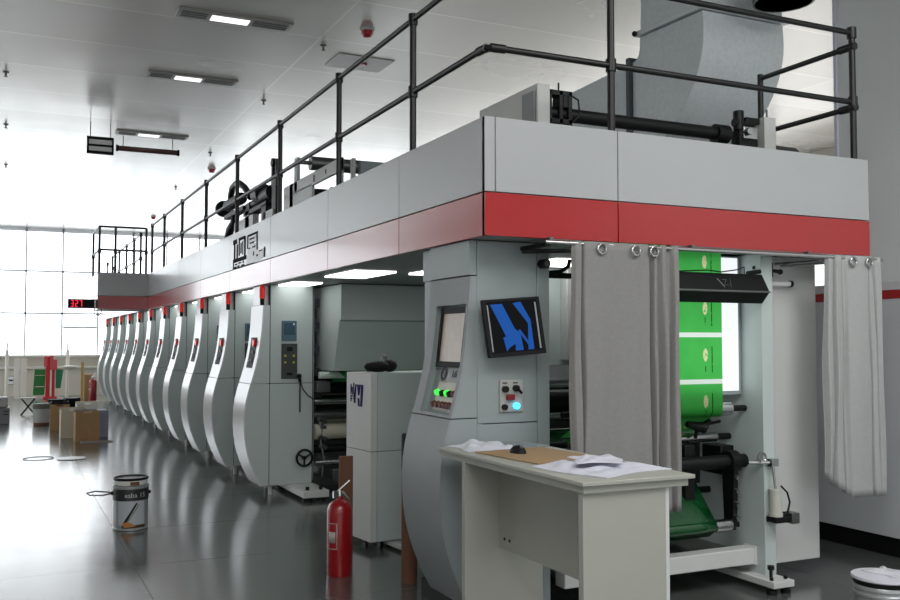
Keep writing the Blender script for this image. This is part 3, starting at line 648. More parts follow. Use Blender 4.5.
def on_front(name, m_, ya, yb, za, zb, t_, th, parent=cs, bev=0.0):
    return MB().prism([(tilt(za) - th, za), (tilt(zb) - th, zb), (tilt(zb) + 0.004, zb), (tilt(za) + 0.004, za)], 'y', OY + ya, OY + yb).build(name, m_, parent, bev)
bp_ = on_front('button_panel', mat('button_plate', rgb(206, 200, 190), 0.4), 0.04, 0.34, 1.115, 1.27, None, 0.006, bev=0.002)
GRN = mat('green_lamp', rgb(60, 230, 70), 0.3, emit=rgb(60, 255, 70), estr=0.9)
MRN = mat('maroon_button', rgb(96, 30, 32), 0.35)
def button(yy, z, r, m_, par, l=0.022):
    xx = tilt(z) - 0.006
    MB().cyl((xx, OY + yy, z), (xx - l, OY + yy, z - 0.006), r, r * 0.92, n=16).build('button', m_, par)
for yy, m_ in ((0.315, GRN), (0.19, GRN), (0.10, MRN), (0.065, MRN)): button(yy, 1.215, 0.017, m_, bp_)
button(0.245, 1.212, 0.018, RUBBER, bp_); button(0.15, 1.212, 0.018, RUBBER, bp_)
for yy in (0.32, 0.27, 0.215, 0.17, 0.13, 0.09, 0.06): button(yy, 1.15, 0.018, MRN, bp_, 0.026)
# markings 0 16 1
m_ = MB()
def mark(vsfs, y_left, z0, mb):
    vs, fs = vsfs
    mb.add([(tilt(z0 + v) - 0.0035, OY + y_left - u, z0 + v) for u, v in vs], fs)
for tx, sz, xs_, yl, z0 in (('0', 0.105, 1.5, 0.345, 1.280), ('16', 0.05, 1.4, 0.205, 1.30), ('1', 0.09, 1.4, 0.105, 1.283)):
    m_ = MB(); mark(text_geo(tx, sz, xs_, 0.03), yl, z0, m_); m_.build('marking', BLACK, cs, smooth=0)
# control box on near face
cb = MB().box(2.43, 2.574, OY - 0.012, OY + 0.002, 1.112, 1.288).build('switch_box', mat('switch_box_grey', rgb(168, 170, 166), 0.4), cs, 0.004)
MB().cyl((2.458, OY - 0.034, 1.238), (2.458, OY - 0.012, 1.238), 0.018).build('knob', BLACK, cb)
MB().cyl((2.525, OY - 0.034, 1.242), (2.525, OY - 0.012, 1.242), 0.018).tube([(2.525, OY - 0.036, 1.242), (2.552, OY - 0.038, 1.215)], 0.008, 8).build('selector', BLACK, cb)
MB().box(2.465, 2.515, OY - 0.030, OY - 0.012, 1.178, 1.21).build('red_rocker', mat('rocker_red', rgb(120, 24, 28), 0.35), cb, 0.004)
MB().cyl((2.455, OY - 0.03, 1.141), (2.455, OY - 0.012, 1.141), 0.016).build('knob', BLACK, cb)
MB().cyl((2.527, OY - 0.032, 1.146), (2.527, OY - 0.012, 1.146), 0.019).build('blue_lamp', mat('blue_lamp', rgb(80, 190, 230), 0.3, emit=rgb(80, 200, 255), estr=1.5), cb)
MB().box(2.445, 2.475, OY - 0.014, OY - 0.011, 1.268, 1.274).box(2.51, 2.54, OY - 0.014, OY - 0.011, 1.268, 1.274).build('caption', INK, cb)

# monitor hung on the console
mn = thing('monitor', 'black flat monitor with blue shapes, tilted, on the console side', 'monitor', (2.46, 4.44, 1.58))
A, B, C, D = [Vector(v) for v in ((2.275, 4.42, 1.706), (2.594, 4.38, 1.750), (2.668, 4.36, 1.429), (2.328, 4.40, 1.420))]
ex = (B - A + C - D).normalized(); ez = (A - D + B - C); ez = (ez - ex * ez.dot(ex)).normalized(); ey = ex.cross(ez)
ctr = (A + B + C + D) / 4
W_, H_ = ((B - A).length + (C - D).length) / 2, ((A - D).length + (B - C).length) / 2
sk = ((B + A - C - D) / 2).dot(ex) / H_
def mp_(u, v, w): return ctr + ex * (u + v * sk * 0.35) + ez * v - ey * w   # w towards the viewer
def mon_box(u0_, u1, v0, v1, w0, w1):
    return MB().box(u0_, u1, v0, v1, w0, w1)
def mon(mb): mb.v = [mp_(v.x, v.y, v.z) for v in mb.v]; return mb
if ey.y < 0: ey = -ey
mon(MB().box(-W_ / 2, W_ / 2, -H_ / 2, H_ / 2, -0.03, 0.0)).build('casing', RUBBER, mn, 0.004)
mon(MB().box(-W_ / 2 + 0.02, W_ / 2 - 0.02, -H_ / 2 + 0.022, H_ / 2 - 0.014, 0, 0.002)).build('screen', mat('screen_black', rgb(6, 7, 11), 0.5, spec=0.12), mn)
m_ = MB()
def mpoly(pts):
    m_.prism([((u - 0.5) * (W_ - 0.05), (v - 0.5) * (H_ - 0.045)) for u, v in pts], 'z', 0.001, 0.004)
mpoly([(0.06, 0.98), (0.30, 0.98), (0.50, 0.45), (0.48, 0.16), (0.36, 0.10), (0.28, 0.02), (0.24, 0.30), (0.30, 0.32)])
mpoly([(0.52, 0.98), (0.68, 1.0), (0.84, 0.62), (0.84, 0.02), (0.72, 0.02), (0.78, 0.55)])
mpoly([(0.46, 0.02), (0.62, 0.02), (0.60, 0.36), (0.50, 0.46)])
mpoly([(0.56, 0.42), (0.74, 0.10), (0.76, 0.16), (0.60, 0.44)])
mon(m_).build('blue_picture', mat('screen_blue', rgb(16, 50, 110), 0.5, spec=0.1, emit=rgb(30, 92, 176), estr=0.55), mn, smooth=0)
for a_, b_ in ((-W_ / 2 + 0.022, -W_ / 2 + 0.029), (W_ / 2 - 0.036, W_ / 2 - 0.027)): mon(MB().box(a_, b_, -H_ / 2 + 0.03, H_ / 2 - 0.03, 0, 0.0035)).build('side_scale', mat('scale_grey', rgb(150, 152, 156), 0.4), mn, smooth=0)
MB().box(2.42, 2.52, 4.41, 4.499, 1.53, 1.63).build('wall_bracket', DSTEEL, mn, 0.004)

# ------------------------------------------------------------------ rewinding section (front bay)
rw = thing('rewinding_frame', 'grey rewinding frame with rollers and light box in the front bay', 'machine frame', (4.2, 4.4, 0))
MB().box(4.185, 4.275, 4.36, 6.3, 0.08, 2.04).build('side_plate', GREY, rw, 0.004)
MB().box(4.29, 4.785, 4.50, 6.3, 0.10, 2.04).build('side_cabinet', WHITE, rw, 0.004)
MB().box(4.785, 4.80, 4.60, 4.68, 1.04, 1.16).build('door_latch', RUBBER, rw, 0.004)
MB().box(2.79, 2.84, 4.75, 6.3, 0.08, 2.04).build('side_plate', GREY, rw, 0.004)
ft = MB().box(4.10, 4.262, 4.205, 6.2, 0.043, 0.082).build('base_foot', WHITE, rw, 0.003)
for x_ in (4.125, 4.235):
    for y_ in (4.25, 6.1): MB().cyl((x_, y_, 0), (x_, y_, 0.10), 0.012, n=10).cyl((x_, y_, 0.0), (x_, y_, 0.025), 0.03, n=12).build('levelling_bolt', BLACK, ft)
MB().cyl((4.17, 4.30, 0.08), (4.17, 4.30, 0.135), 0.010, n=8).cyl((4.17, 4.30, 0.13), (4.17, 4.30, 0.155), 0.02, n=8).build('eye_bolt', BLACK, ft)
ft = MB().box(2.76, 2.88, 4.75, 6.2, 0.043, 0.082).build('base_foot', WHITE, rw, 0.003)
for y_ in (4.8, 6.1): MB().cyl((2.82, y_, 0), (2.82, y_, 0.10), 0.014, n=10).build('levelling_bolt', BLACK, ft)
MB().box(2.80, 4.19, 4.43, 4.53, 0.135, 0.235).box(4.165, 4.188, 4.425, 4.535, 0.128, 0.242).build('tie_beam', WHITE, rw, 0.006)
MB().box(2.84, 4.185, 4.54, 5.6, 0.16, 0.19).build('floor_tray', mat('tray_grey', rgb(92, 98, 94), 0.5), rw)
MB().box(2.84, 4.185, 5.9, 5.96, 1.32, 2.04).build('rear_panel', GREY, rw, 0.003)
MB().box(3.70, 3.86, 5.80, 5.90, 1.36, 2.04).box(3.92, 3.96, 5.78, 5.9, 1.6, 2.04).build('rear_post', WHITE, rw, 0.003)
MB().box(2.84, 4.185, 5.92, 5.98, 0.1, 1.0).build('rear_apron', mat('apron_dark', rgb(52, 62, 60), 0.6), rw)
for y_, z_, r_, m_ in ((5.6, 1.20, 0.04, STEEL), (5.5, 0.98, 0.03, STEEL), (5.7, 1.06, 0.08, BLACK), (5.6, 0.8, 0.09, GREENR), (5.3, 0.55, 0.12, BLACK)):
    MB().cyl((2.84, y_, z_), (4.185, y_, z_), r_, n=24).build('roller', m_, rw)
# light box behind the film
lb = MB().box(3.20, 4.178, 4.535, 4.60, 1.165, 2.03).build('light_box', mat('lightbox_frame', rgb(150, 158, 162), 0.4), rw, 0.003)
MB().box(3.215, 4.150, 4.528, 4.54, 1.19, 2.02).build('light_panel', mat('lightbox_glow', rgb(110, 114, 116), 0.6, var=0.3, scale=9, emit=(0.93, 0.98, 1.0, 1), estr=0.95), lb)
MB().box(4.10, 4.184, 4.62, 4.66, 1.40, 2.03).build('inner_post', GREY, rw)
def roller(name, y_, z_, r_, x0, x1, m_, shaft, xs=4.186):
    rr = MB().cyl((x0, y_, z_), (x1, y_, z_), r_, n=28).build(name, m_, rw)
    MB().cyl((x1 - 0.01, y_, z_), (xs, y_, z_), shaft, n=14).build('shaft', BLACK, rr)
    MB().cyl((2.84, y_, z_), (x0 + 0.01, y_, z_), shaft, n=14).build('shaft', BLACK, rr)
    return rr
roller('guide_roller', 4.515, 1.082, 0.044, 2.95, 4.055, STEEL, 0.018)
roller('guide_roller', 4.66, 0.895, 0.030, 2.95, 4.07, STEEL, 0.020)
roller('guide_roller', 4.86, 0.53, 0.030, 2.95, 4.06, STEEL, 0.022)
MB().cyl((2.84, 4.53, 0.755), (4.186, 4.53, 0.755), 0.042, n=20).build('pivot_shaft', BLACK, rw)
ar = MB().cyl((4.045, 4.53, 0.755), (4.115, 4.53, 0.755), 0.066, n=24)
ar.prism([(4.47, 0.74), (4.49, 0.36), (4.51, 0.335), (4.54, 0.335), (4.565, 0.36), (4.58, 0.74)], 'x', 4.05, 4.085)
ar = ar.build('swing_arm', BLACK, rw)
MB().box(4.086, 4.10, 4.50, 4.545, 0.335, 0.74).build('arm_rail', STEEL, ar)
for z in (0.66, 0.58, 0.50, 0.42): MB().cyl((4.07, 4.46, z), (4.07, 4.50, z + 0.01), 0.013, n=8).build('arm_bolt', STEEL, ar)
dr = MB().cyl((2.9, 4.52, 0.37), (3.93, 4.52, 0.37), 0.0345, n=28).cyl((3.93, 4.52, 0.37), (4.05, 4.52, 0.37), 0.039, n=28).build('dancer_roller', STEEL, rw)
MB().cyl((4.045, 4.52, 0.37), (4.11, 4.52, 0.37), 0.026, n=16).build('roller_end', BLACK, dr)
MB().box(3.6, 4.0, 4.72, 4.80, 0.60, 0.86).box(3.78, 3.86, 4.60, 4.72, 0.45, 0.86).box(4.08, 4.186, 4.62, 4.8, 0.66, 0.84).build('brake_block', BLACK, rw, 0.006)
MB().tube([(3.78, 4.58, 0.99), (3.9, 4.57, 0.965), (3.95, 4.57, 1.01)], [0.02, 0.035, 0.012], 8).cyl((3.95, 4.57, 0.99), (4.03, 4.57, 1.0), 0.01, n=8).cyl((3.86, 4.6, 0.90), (3.86, 4.58, 0.97), 0.012, n=8).build('scraper_clip', BLACK, rw)
# pneumatic actuator on bracket
ac = MB().cyl((4.235, 4.32, 0.455), (4.235, 4.32, 0.60), 0.036, n=22).cyl((4.235, 4.32, 0.44), (4.235, 4.32, 0.46), 0.042, n=22).cyl((4.235, 4.32, 0.59), (4.235, 4.32, 0.605), 0.04, n=22).build('actuator', mat('actuator_cream', rgb(196, 196, 186), 0.35), rw)
MB().cyl((4.235, 4.32, 0.60), (4.225, 4.33, 0.76), 0.009, n=10).box(4.20, 4.255, 4.31, 4.35, 0.74, 0.785).cyl((4.10, 4.40, 0.762), (4.22, 4.33, 0.762), 0.013, n=10).ring((4.17, 4.36, 0.79), 0.03, 0.008, 'y', 14, 6).build('rod', STEEL, ac)
MB().box(4.19, 4.33, 4.27, 4.355, 0.405, 0.44).build('bracket', BLACK, ac, 0.004)
MB().box(4.31, 4.37, 4.26, 4.34, 0.395, 0.46).box(4.276, 4.35, 4.34, 4.37, 0.40, 0.45).build('fitting', DSTEEL, ac, 0.004)
MB().tube([(4.27, 4.31, 0.62), (4.31, 4.30, 0.58), (4.325, 4.295, 0.52), (4.30, 4.29, 0.46), (4.27, 4.29, 0.445)], 0.006, 8).build('hose', BLACK, ac)
# upper support rods
MB().cyl((4.27, 4.47, 1.86), (4.53, 4.47, 1.865), 0.017, n=14).build('support_rod', SIGNW, rw)
MB().cyl((4.525, 4.47, 1.865), (4.545, 4.47, 1.865), 0.022, n=14).box(4.30, 4.33, 4.46, 4.505, 1.84, 1.88).build('rod_cap', BLACK, rw)
MB().cyl((4.18, 4.42, 1.955), (4.40, 4.42, 1.935), 0.012, n=10).cyl((4.30, 4.42, 1.90), (4.30, 4.42, 1.99), 0.03, n=14).ball((4.40, 4.42, 1.935), 0.018).box(4.29, 4.31, 4.42, 4.505, 1.93, 1.95).build('tension_knob', BLACK, rw)

# printed green film over the light box
def web_material():
    m = bpy.data.materials.new('printed_film'); m.use_nodes = True
    nt = m.node_tree; N = nt.nodes; L = nt.links; b = N['Principled BSDF']
    tc = N.new('ShaderNodeTexCoord'); sp = N.new('ShaderNodeSeparateXYZ'); L.new(tc.outputs['UV'], sp.inputs[0])   # u across, v along the film in metres
    def M(op, a, bb=None):
        n = N.new('ShaderNodeMath'); n.operation = op
        for i, q in enumerate((a, bb)):
            if q is None: continue
            if isinstance(q, (int, float)): n.inputs[i].default_value = q
            else: L.new(q, n.inputs[i])
        return n.outputs[0]
    PER = 0.283
    ph = M('FRACT', M('DIVIDE', M('SUBTRACT', sp.outputs['Y'], 0.0), PER))
    stripe = M('LESS_THAN', ph, 0.10)
    u = sp.outputs['X']
    def rect(u0_, u1, p0, p1):
        return M('MULTIPLY', M('MULTIPLY', M('GREATER_THAN', u, u0_), M('LESS_THAN', u, u1)), M('MULTIPLY', M('GREATER_THAN', ph, p0), M('LESS_THAN', ph, p1)))
    du_ = M('DIVIDE', M('SUBTRACT', u, -0.125), 0.018); dv_ = M('DIVIDE', M('SUBTRACT', ph, 0.62), 0.14)
    logo = M('LESS_THAN', M('ADD', M('MULTIPLY', du_, du_), M('MULTIPLY', dv_, dv_)), 1.0)
    nzt = N.new('ShaderNodeTexNoise'); nzt.inputs['Scale'].default_value = 60; L.new(tc.outputs['UV'], nzt.inputs['Vector'])
    logo = M('MULTIPLY', logo, M('GREATER_THAN', nzt.outputs['Fac'], 0.40))
    txt = M('MAXIMUM', rect(-0.078, -0.07, 0.24, 0.80), rect(-0.128, -0.121, 0.26, 0.44))
    txt = M('MULTIPLY', txt, M('GREATER_THAN', nzt.outputs['Fac'], 0.42))
    def mix(f, a, bb):
        n = N.new('ShaderNodeMix'); n.data_type = 'RGBA'; L.new(f, n.inputs['Factor'])
        for k, q in (('A', a), ('B', bb)):
            if isinstance(q, tuple): n.inputs[k].default_value = q
            else: L.new(q, n.inputs[k])
        return n.outputs['Result']
    wv = N.new('ShaderNodeTexNoise'); wv.inputs['Scale'].default_value = 5; L.new(tc.outputs['UV'], wv.inputs['Vector'])
    c = mix(wv.outputs['Fac'], rgb(62, 178, 76), rgb(88, 200, 96))
    c = mix(txt, c, rgb(14, 84, 24)); c = mix(logo, c, rgb(232, 226, 176)); c = mix(stripe, c, rgb(240, 246, 240))
    L.new(c, b.inputs['Base Color']); b.inputs['Roughness'].default_value = 0.28
    tr = N.new('ShaderNodeBsdfTranslucent'); L.new(c, tr.inputs['Color'])
    ms = N.new('ShaderNodeMixShader'); ms.inputs[0].default_value = 0.72
    L.new(b.outputs[0], ms.inputs[1]); L.new(tr.outputs[0], ms.inputs[2]); L.new(ms.outputs[0], N['Material Output'].inputs['Surface'])
    return m
WEB = web_material()
def web(path, x0, x1, name, label, v0=0.0):
    n = len(path); nx = 12; vs = []; uv = []; d = v0
    for i, (y_, z_) in enumerate(path):
        if i: d += math.hypot(y_ - path[i - 1][0], z_ - path[i - 1][1])
        for j in range(nx + 1):
            q = j / nx; vs.append((x0 + (x1 - x0) * q, y_, z_)); uv.append(((x0 + (x1 - x0) * q) - 3.96, -d))
    fs = [(i * (nx + 1) + j, i * (nx + 1) + j + 1, (i + 1) * (nx + 1) + j + 1, (i + 1) * (nx + 1) + j) for i in range(n - 1) for j in range(nx)]
    me = bpy.data.meshes.new(name); me.from_pydata(vs, [], fs)
    ul = me.uv_layers.new(name='UVMap')
    for lp in me.loops: ul.data[lp.index].uv = uv[lp.vertex_index]
    me.materials.append(WEB)
    for p_ in me.polygons: p_.use_smooth = True
    o = bpy.data.objects.new(name, me); COL.objects.link(o)
    return tag(o, label, 'film')
# stripes at z = 1.52 and z = 1.18 -> along-film distance from the top (z=2.04)
pth = [(4.468, 2.04), (4.468, 1.7), (4.468, 1.4), (4.468, 1.10)]
for k in range(1, 9):
    a = PI + k * (PI * 0.75) / 8
    pth.append((4.515 + 0.047 * math.cos(a), 1.082 + 0.047 * math.sin(a)))
pth += [(4.62, 0.985), (4.72, 0.93)]
web(pth, 2.96, 3.965, 'printed_film', 'printed green film with white stripes hanging before the bright light box', v0=0.049)
# lower green apron
pth = [(4.88, 0.86), (4.80, 0.76), (4.70, 0.64), (4.60, 0.52), (4.50, 0.404)]
for k in range(1, 9):
    a = PI * 0.40 + k * PI * 1.05 / 8
    pth.append((4.52 + 0.038 * math.cos(a), 0.37 + 0.038 * math.sin(a)))
pth += [(4.56, 0.30), (4.75, 0.27), (4.95, 0.24)]
m_ = MB()
n_ = len(pth)
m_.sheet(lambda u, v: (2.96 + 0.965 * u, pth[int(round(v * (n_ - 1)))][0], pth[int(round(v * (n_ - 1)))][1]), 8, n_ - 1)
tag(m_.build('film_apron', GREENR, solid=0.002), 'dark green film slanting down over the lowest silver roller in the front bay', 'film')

# black inspection lamp hood
hd = thing('lamp_hood', 'long black V-shaped lamp hood across the front of the green film', 'lamp hood', (3.7, 4.30, 1.72))
hs = [(4.338, 1.905), (4.274, 1.795), (4.338, 1.728), (4.352, 1.728), (4.352, 1.905)]
MB().prism(hs, 'x', 3.10, 4.17).build('housing', mat('hood_black', rgb(11, 14, 15), 0.45, spec=0.25), hd, 0.002)
MB().cyl((3.10, 4.273, 1.795), (4.17, 4.273, 1.795), 0.006, n=8).build('edge_strip', DSTEEL, hd)  # steel bead added to draw the highlight along the hood ridge
m_ = MB()
for (a, b) in (((0, 0.05), (0.03, 0.0)), ((0.035, 0.045), (0.065, 0.045)), ((0.065, 0.045), (0.035, 0.012)), ((0.035, 0.012), (0.07, 0.012)), ((0.10, 0.055), (0.08, 0.0))):
    def hp(q):
        z = 1.82 + q[1]; tt = (z - 1.795) / 0.11; return (3.80 + q[0], 4.274 + 0.064 * tt - 0.001, z)
    m_.tube([hp(a), hp(b)], 0.002, 6)
m_.build('marking', DSTEEL, hd)
MB().tube([(3.5, 4.34, 1.905), (3.75, 4.34, 1.92), (3.85, 4.34, 1.912), (3.98, 4.34, 1.93), (4.03, 4.34, 1.948), (4.03, 4.34, 1.906)], 0.004, 6).cyl((4.06, 4.345, 1.91), (4.16, 4.345, 1.925), 0.014, n=8).build('wire', BLACK, hd)
MB().box(4.15, 4.19, 4.335, 4.40, 1.80, 1.86).box(3.10, 3.14, 4.35, 4.53, 1.80, 1.86).build('mount', BLACK, hd)

# ------------------------------------------------------------------ curtains on rail
rl = thing('curtain_rail', 'steel curtain rail under the front edge of the canopy', 'rail', (3.8, 4.225, 2.03))
MB().cyl((2.56, 4.225, 2.022), (5.08, 4.225, 2.022), 0.012, n=14).build('tube', STEEL, rl)
MB().box(3.42, 4.58, 4.262, 4.30, 2.022, 2.047).build('track', DSTEEL, rl)
for x_ in (2.60, 3.55, 4.45): MB().box(x_ - 0.012, x_ + 0.012, 4.225, 4.29, 2.018, 2.05).build('bracket', DSTEEL, rl)
MB().cyl((4.60, 4.235, 2.0), (4.32, 4.70, 1.985), 0.009, n=10).cyl((4.66, 4.235, 1.99), (4.36, 4.70, 1.975), 0.009, n=10).build('return_rod', STEEL, rl)
MB().cyl((2.52, 4.40, 1.985), (2.75, 4.24, 1.985), 0.012, n=10).build('arm', BLACK, rl)
MB().box(2.56, 2.585, 4.225, 4.49, 2.0, 2.02).build('arm', BLACK, rl)
def fold(xs_, ys_):
    def f(q):
        q *= len(xs_) - 1; i = min(int(q), len(xs_) - 2); t_ = q - i; t_ = t_ * t_ * (3 - 2 * t_)
        return xs_[i] + (xs_[i + 1] - xs_[i]) * (q - i), ys_[i] + (ys_[i + 1] - ys_[i]) * t_
    return f
def curtain(name, label, pts, z0, z1, m_, lean=0.0, rings=()):
    f = fold([q[0] for q in pts], [q[1] for q in pts])
    xm = sum(q[0] for q in pts) / len(pts)
    def fn(u, v):
        x_, y_ = f(u); z = z1 + (z0(u) - z1) * v
        amp = 0.5 + 0.5 * min(1, v * 2.0)
        x_ = x_ + lean * v * (x_ - xm) + 0.006 * math.sin(9 * v + 14 * u)
        return (x_, 4.222 + (y_ + 0.005 * math.sin(17 * u + 5 * v)) * amp, z)
    t = thing(name, label, 'curtain', (xm, 4.222, z1))
    MB().sheet(fn, 160, 30).build('cloth', m_, t, solid=0.004, smooth=180)
    for x_ in rings: MB().ring((x_, 4.196, 1.997), 0.026, 0.007, 'y').build('eyelet', STEEL, t)
    return t
L = [(2.725, 0.02), (2.745, -0.014), (2.772, -0.02), (2.780, 0.03), (2.786, 0.03), (2.80, -0.022), (2.90, -0.022), (2.98, -0.006), (3.05, -0.02), (3.12, -0.012), (3.19, -0.026), (3.215, -0.022), (3.225, 0.026), (3.24, 0.026), (3.255, -0.026), (3.27, -0.022), (3.285, 0.026), (3.30, 0.022), (3.325, -0.028), (3.345, -0.022), (3.355, 0.026), (3.375, 0.02), (3.395, -0.024), (3.42, -0.02), (3.428, 0.012)]
curtain('curtain', 'grey cloth curtain with eyelets, wide, hanging left of the green film', L, lambda u: 0.55 + 0.0 * u, 2.036, CURT, 0.02, (2.90, 3.125, 3.25))
R = [(4.585, 0.03), (4.60, -0.01), (4.635, 0.0), (4.645, 0.03), (4.66, -0.02), (4.70, -0.016), (4.715, 0.03), (4.73, 0.0), (4.75, -0.024), (4.82, -0.030), (4.90, -0.024), (4.925, -0.02), (4.935, 0.028), (4.95, -0.018), (4.975, -0.022), (4.99, 0.028), (5.005, -0.01), (5.04, -0.016), (5.05, 0.02)]
curtain('curtain', 'pale grey curtain bunched at the right end of the canopy', R, lambda u: 0.66 - 0.12 * min(1, u * 2.2) - 0.02 * u, 2.036, CURTE, 0.10, (4.79, 4.93))

# spot lamp above monitor
sl = thing('spot_lamp', 'small round spot lamp on the console edge beside the curtain', 'lamp', (2.72, 4.47, 1.93))
MB().cyl((2.70, 4.44, 1.93), (2.70, 4.50, 1.93), 0.026).build('housing', BLACK, sl)
MB().cyl((2.70, 4.435, 1.93), (2.70, 4.441, 1.93), 0.018).build('lens', STEEL, sl)
ab = tag(MB().box(2.75, 2.95, 4.56, 4.60, 1.86, 1.89).tube([(2.80, 4.58, 1.89), (2.88, 4.58, 1.90), (2.93, 4.58, 1.93), (2.94, 4.58, 1.97)], 0.012, 8).build('clamp_arm', BLACK), 'black clamp arm sticking out right of the console beside the curtain', 'bracket')

# ------------------------------------------------------------------ desk
tb = thing('desk', 'pale laminate work desk in front of the control console', 'desk', (2.3, 3.78, 0))
MB().box(2.025, 2.575, 3.07, 4.42, 0.935, 0.952).build('top', CREAM, tb, 0.003)
MB().box(2.038, 2.55, 3.085, 4.41, 0.905, 0.936).build('apron', CREAM, tb, 0.002)
MB().box(2.045, 2.445, 3.10, 3.135, 0, 0.906).build('end_panel', CREAM, tb, 0.002)
MB().box(2.04, 2.48, 4.13, 4.165, 0, 0.906).build('end_panel', CREAM, tb, 0.002)
MB().box(2.228, 2.246, 3.135, 4.13, 0.48, 0.906).build('modesty_panel', CREAM, tb)
for yy in (4.07, 4.02): MB().cyl((2.225, yy, 0.53), (2.229, yy, 0.53), 0.008, n=10).build('screw_cap', BLACK, tb)
MB().box(2.445, 2.462, 3.10, 3.135, 0, 0.906).build('edge_band', WHITE, tb)
def crumple(x0, x1, y0, y1, z, hgt, seed, n=26, dome=True):
    r = random.Random(seed); ph = [r.uniform(0, 6.28) for _ in range(8)]
    def fn(u, v):
        e = min(u, 1 - u, v, 1 - v); k = min(1, e * 5)
        w = 0.5 + 0.22 * math.sin(7 * u + 5 * v + ph[0]) + 0.2 * math.sin(13 * u - 9 * v + ph[1]) + 0.15 * math.sin(23 * v + 4 * u + ph[2]) + 0.10 * math.sin(31 * u + 17 * v + ph[3])
        return (x0 + (x1 - x0) * u + 0.015 * math.sin(6 * v + ph[4]), y0 + (y1 - y0) * v + 0.02 * math.sin(5 * u + ph[5]), z + 0.003 + max(0, w) * hgt * (k if dome else 1))
    m = MB().sheet(fn, n, n)
    # underside
    o = len(m.v); base = [Vector((v.x, v.y, z)) for v in m.v]
    nb = len(m.v); fs0 = list(m.f); m.v += base; m.f += [tuple(i + nb for i in reversed(f)) for f in fs0]
    N1 = n + 1
    bd = [i * N1 for i in range(n)] + [n * N1 + j for j in range(n)] + [i * N1 + n for i in range(n, 0, -1)] + [j for j in range(n, 0, -1)]
    for a, b in zip(bd, bd[1:] + bd[:1]): m.f.append((a, b, b + nb, a + nb))
    return m
ZD = 0.953
tag(crumple(2.08, 2.36, 4.14, 4.40, ZD, 0.034, 3).build('plastic_bag', PLASTIC, smooth=25), 'crumpled clear plastic bag of sheets at the far desk end', 'plastic bag')
tag(crumple(2.40, 2.56, 4.17, 4.40, ZD, 0.012, 9).build('film_sample', mat('grey_sample', rgb(132, 140, 146), 0.3, var=0.45, scale=30)), 'flat grey printed film sample behind the plastic bag', 'film sample')
m_ = MB().box(-0.20, 0.20, -0.26, 0.26, 0, 0.006); m_.xf(Matrix.Translation((2.31, 3.87, ZD)) @ Matrix.Rotation(0.10, 4, 'Z'))
tag(m_.build('cardboard_sheet', CARD), 'brown cardboard sheet lying in the middle of the desk', 'cardboard')
ms = thing('computer_mouse', 'black computer mouse lying on the cardboard sheet', 'mouse', (2.25, 3.98, ZD + 0.007))
m_ = MB().ball((2.25, 3.975, ZD + 0.007), 0.034, 0.056, 0.036, 18, 10); m_.v = [Vector((v.x, v.y, max(v.z, ZD + 0.0065))) for v in m_.v]
m_.build('body', RUBBER, ms)
MB().cyl((2.245, 3.94, ZD + 0.037), (2.255, 3.94, ZD + 0.037), 0.008, n=10).build('wheel', DSTEEL, ms)
MB().tube([(2.25, 4.03, ZD + 0.018), (2.255, 4.06, ZD + 0.012), (2.28, 4.085, ZD + 0.010)], 0.003, 6).build('cable', RUBBER, ms)
def stack(name, lab, x0, x1, y0, y1, z, h, rot, seed, m__=PAPER):
    m = crumple(-(x1 - x0) / 2, (x1 - x0) / 2, -(y1 - y0) / 2, (y1 - y0) / 2, 0, h, seed)
    m.xf(Matrix.Translation(((x0 + x1) / 2, (y0 + y1) / 2, z)) @ Matrix.Rotation(rot, 4, 'Z'))
    return tag(m.build(name, m__, smooth=25), lab, 'papers')
stack('paper_pile', 'wide pile of crumpled white papers on the near desk end, under the folded sheet', 2.10, 2.52, 3.18, 3.62, ZD, 0.026, 0.22, 21)
stack('folded_sheet', 'small folded white sheet on top of the paper pile', 2.22, 2.42, 3.30, 3.52, ZD + 0.032, 0.016, -0.35, 33)

# ------------------------------------------------------------------ white cabinet with purple lettering
rz = math.radians(6.6)
cb = thing('machine_cabinet', 'white cabinet with purple lettering beside the control console', 'cabinet', (2.376, 6.335, 0), rz)
MB().box(0.006, 0.70, 0.006, 0.394, 0.062, 1.262).build('core', DARK, cb, local=True)
MB().box(0, 0.052, 0, 0.40, 0.06, 0.702).build('lower_front', WHITE, cb, 0.003, local=True)
MB().box(0, 0.052, 0, 0.40, 0.706, 1.268).build('upper_front', WHITE, cb, 0.003, local=True)
MB().box(0.055, 0.70, 0, 0.40, 0.06, 0.702).build('lower_body', GREY, cb, 0.003, local=True)
MB().box(0.055, 0.70, 0, 0.40, 0.706, 1.268).build('upper_body', GREY, cb, 0.003, local=True)
for (a, b) in ((0.12, 0.08), (0.12, 0.32), (0.62, 0.08), (0.62, 0.32)):
    MB().cyl((a - 0.012, b, 0.03), (a + 0.012, b, 0.03), 0.03, n=16).box(a - 0.02, a + 0.02, b - 0.02, b + 0.02, 0.05, 0.064).build('caster', BLACK, cb, local=True)
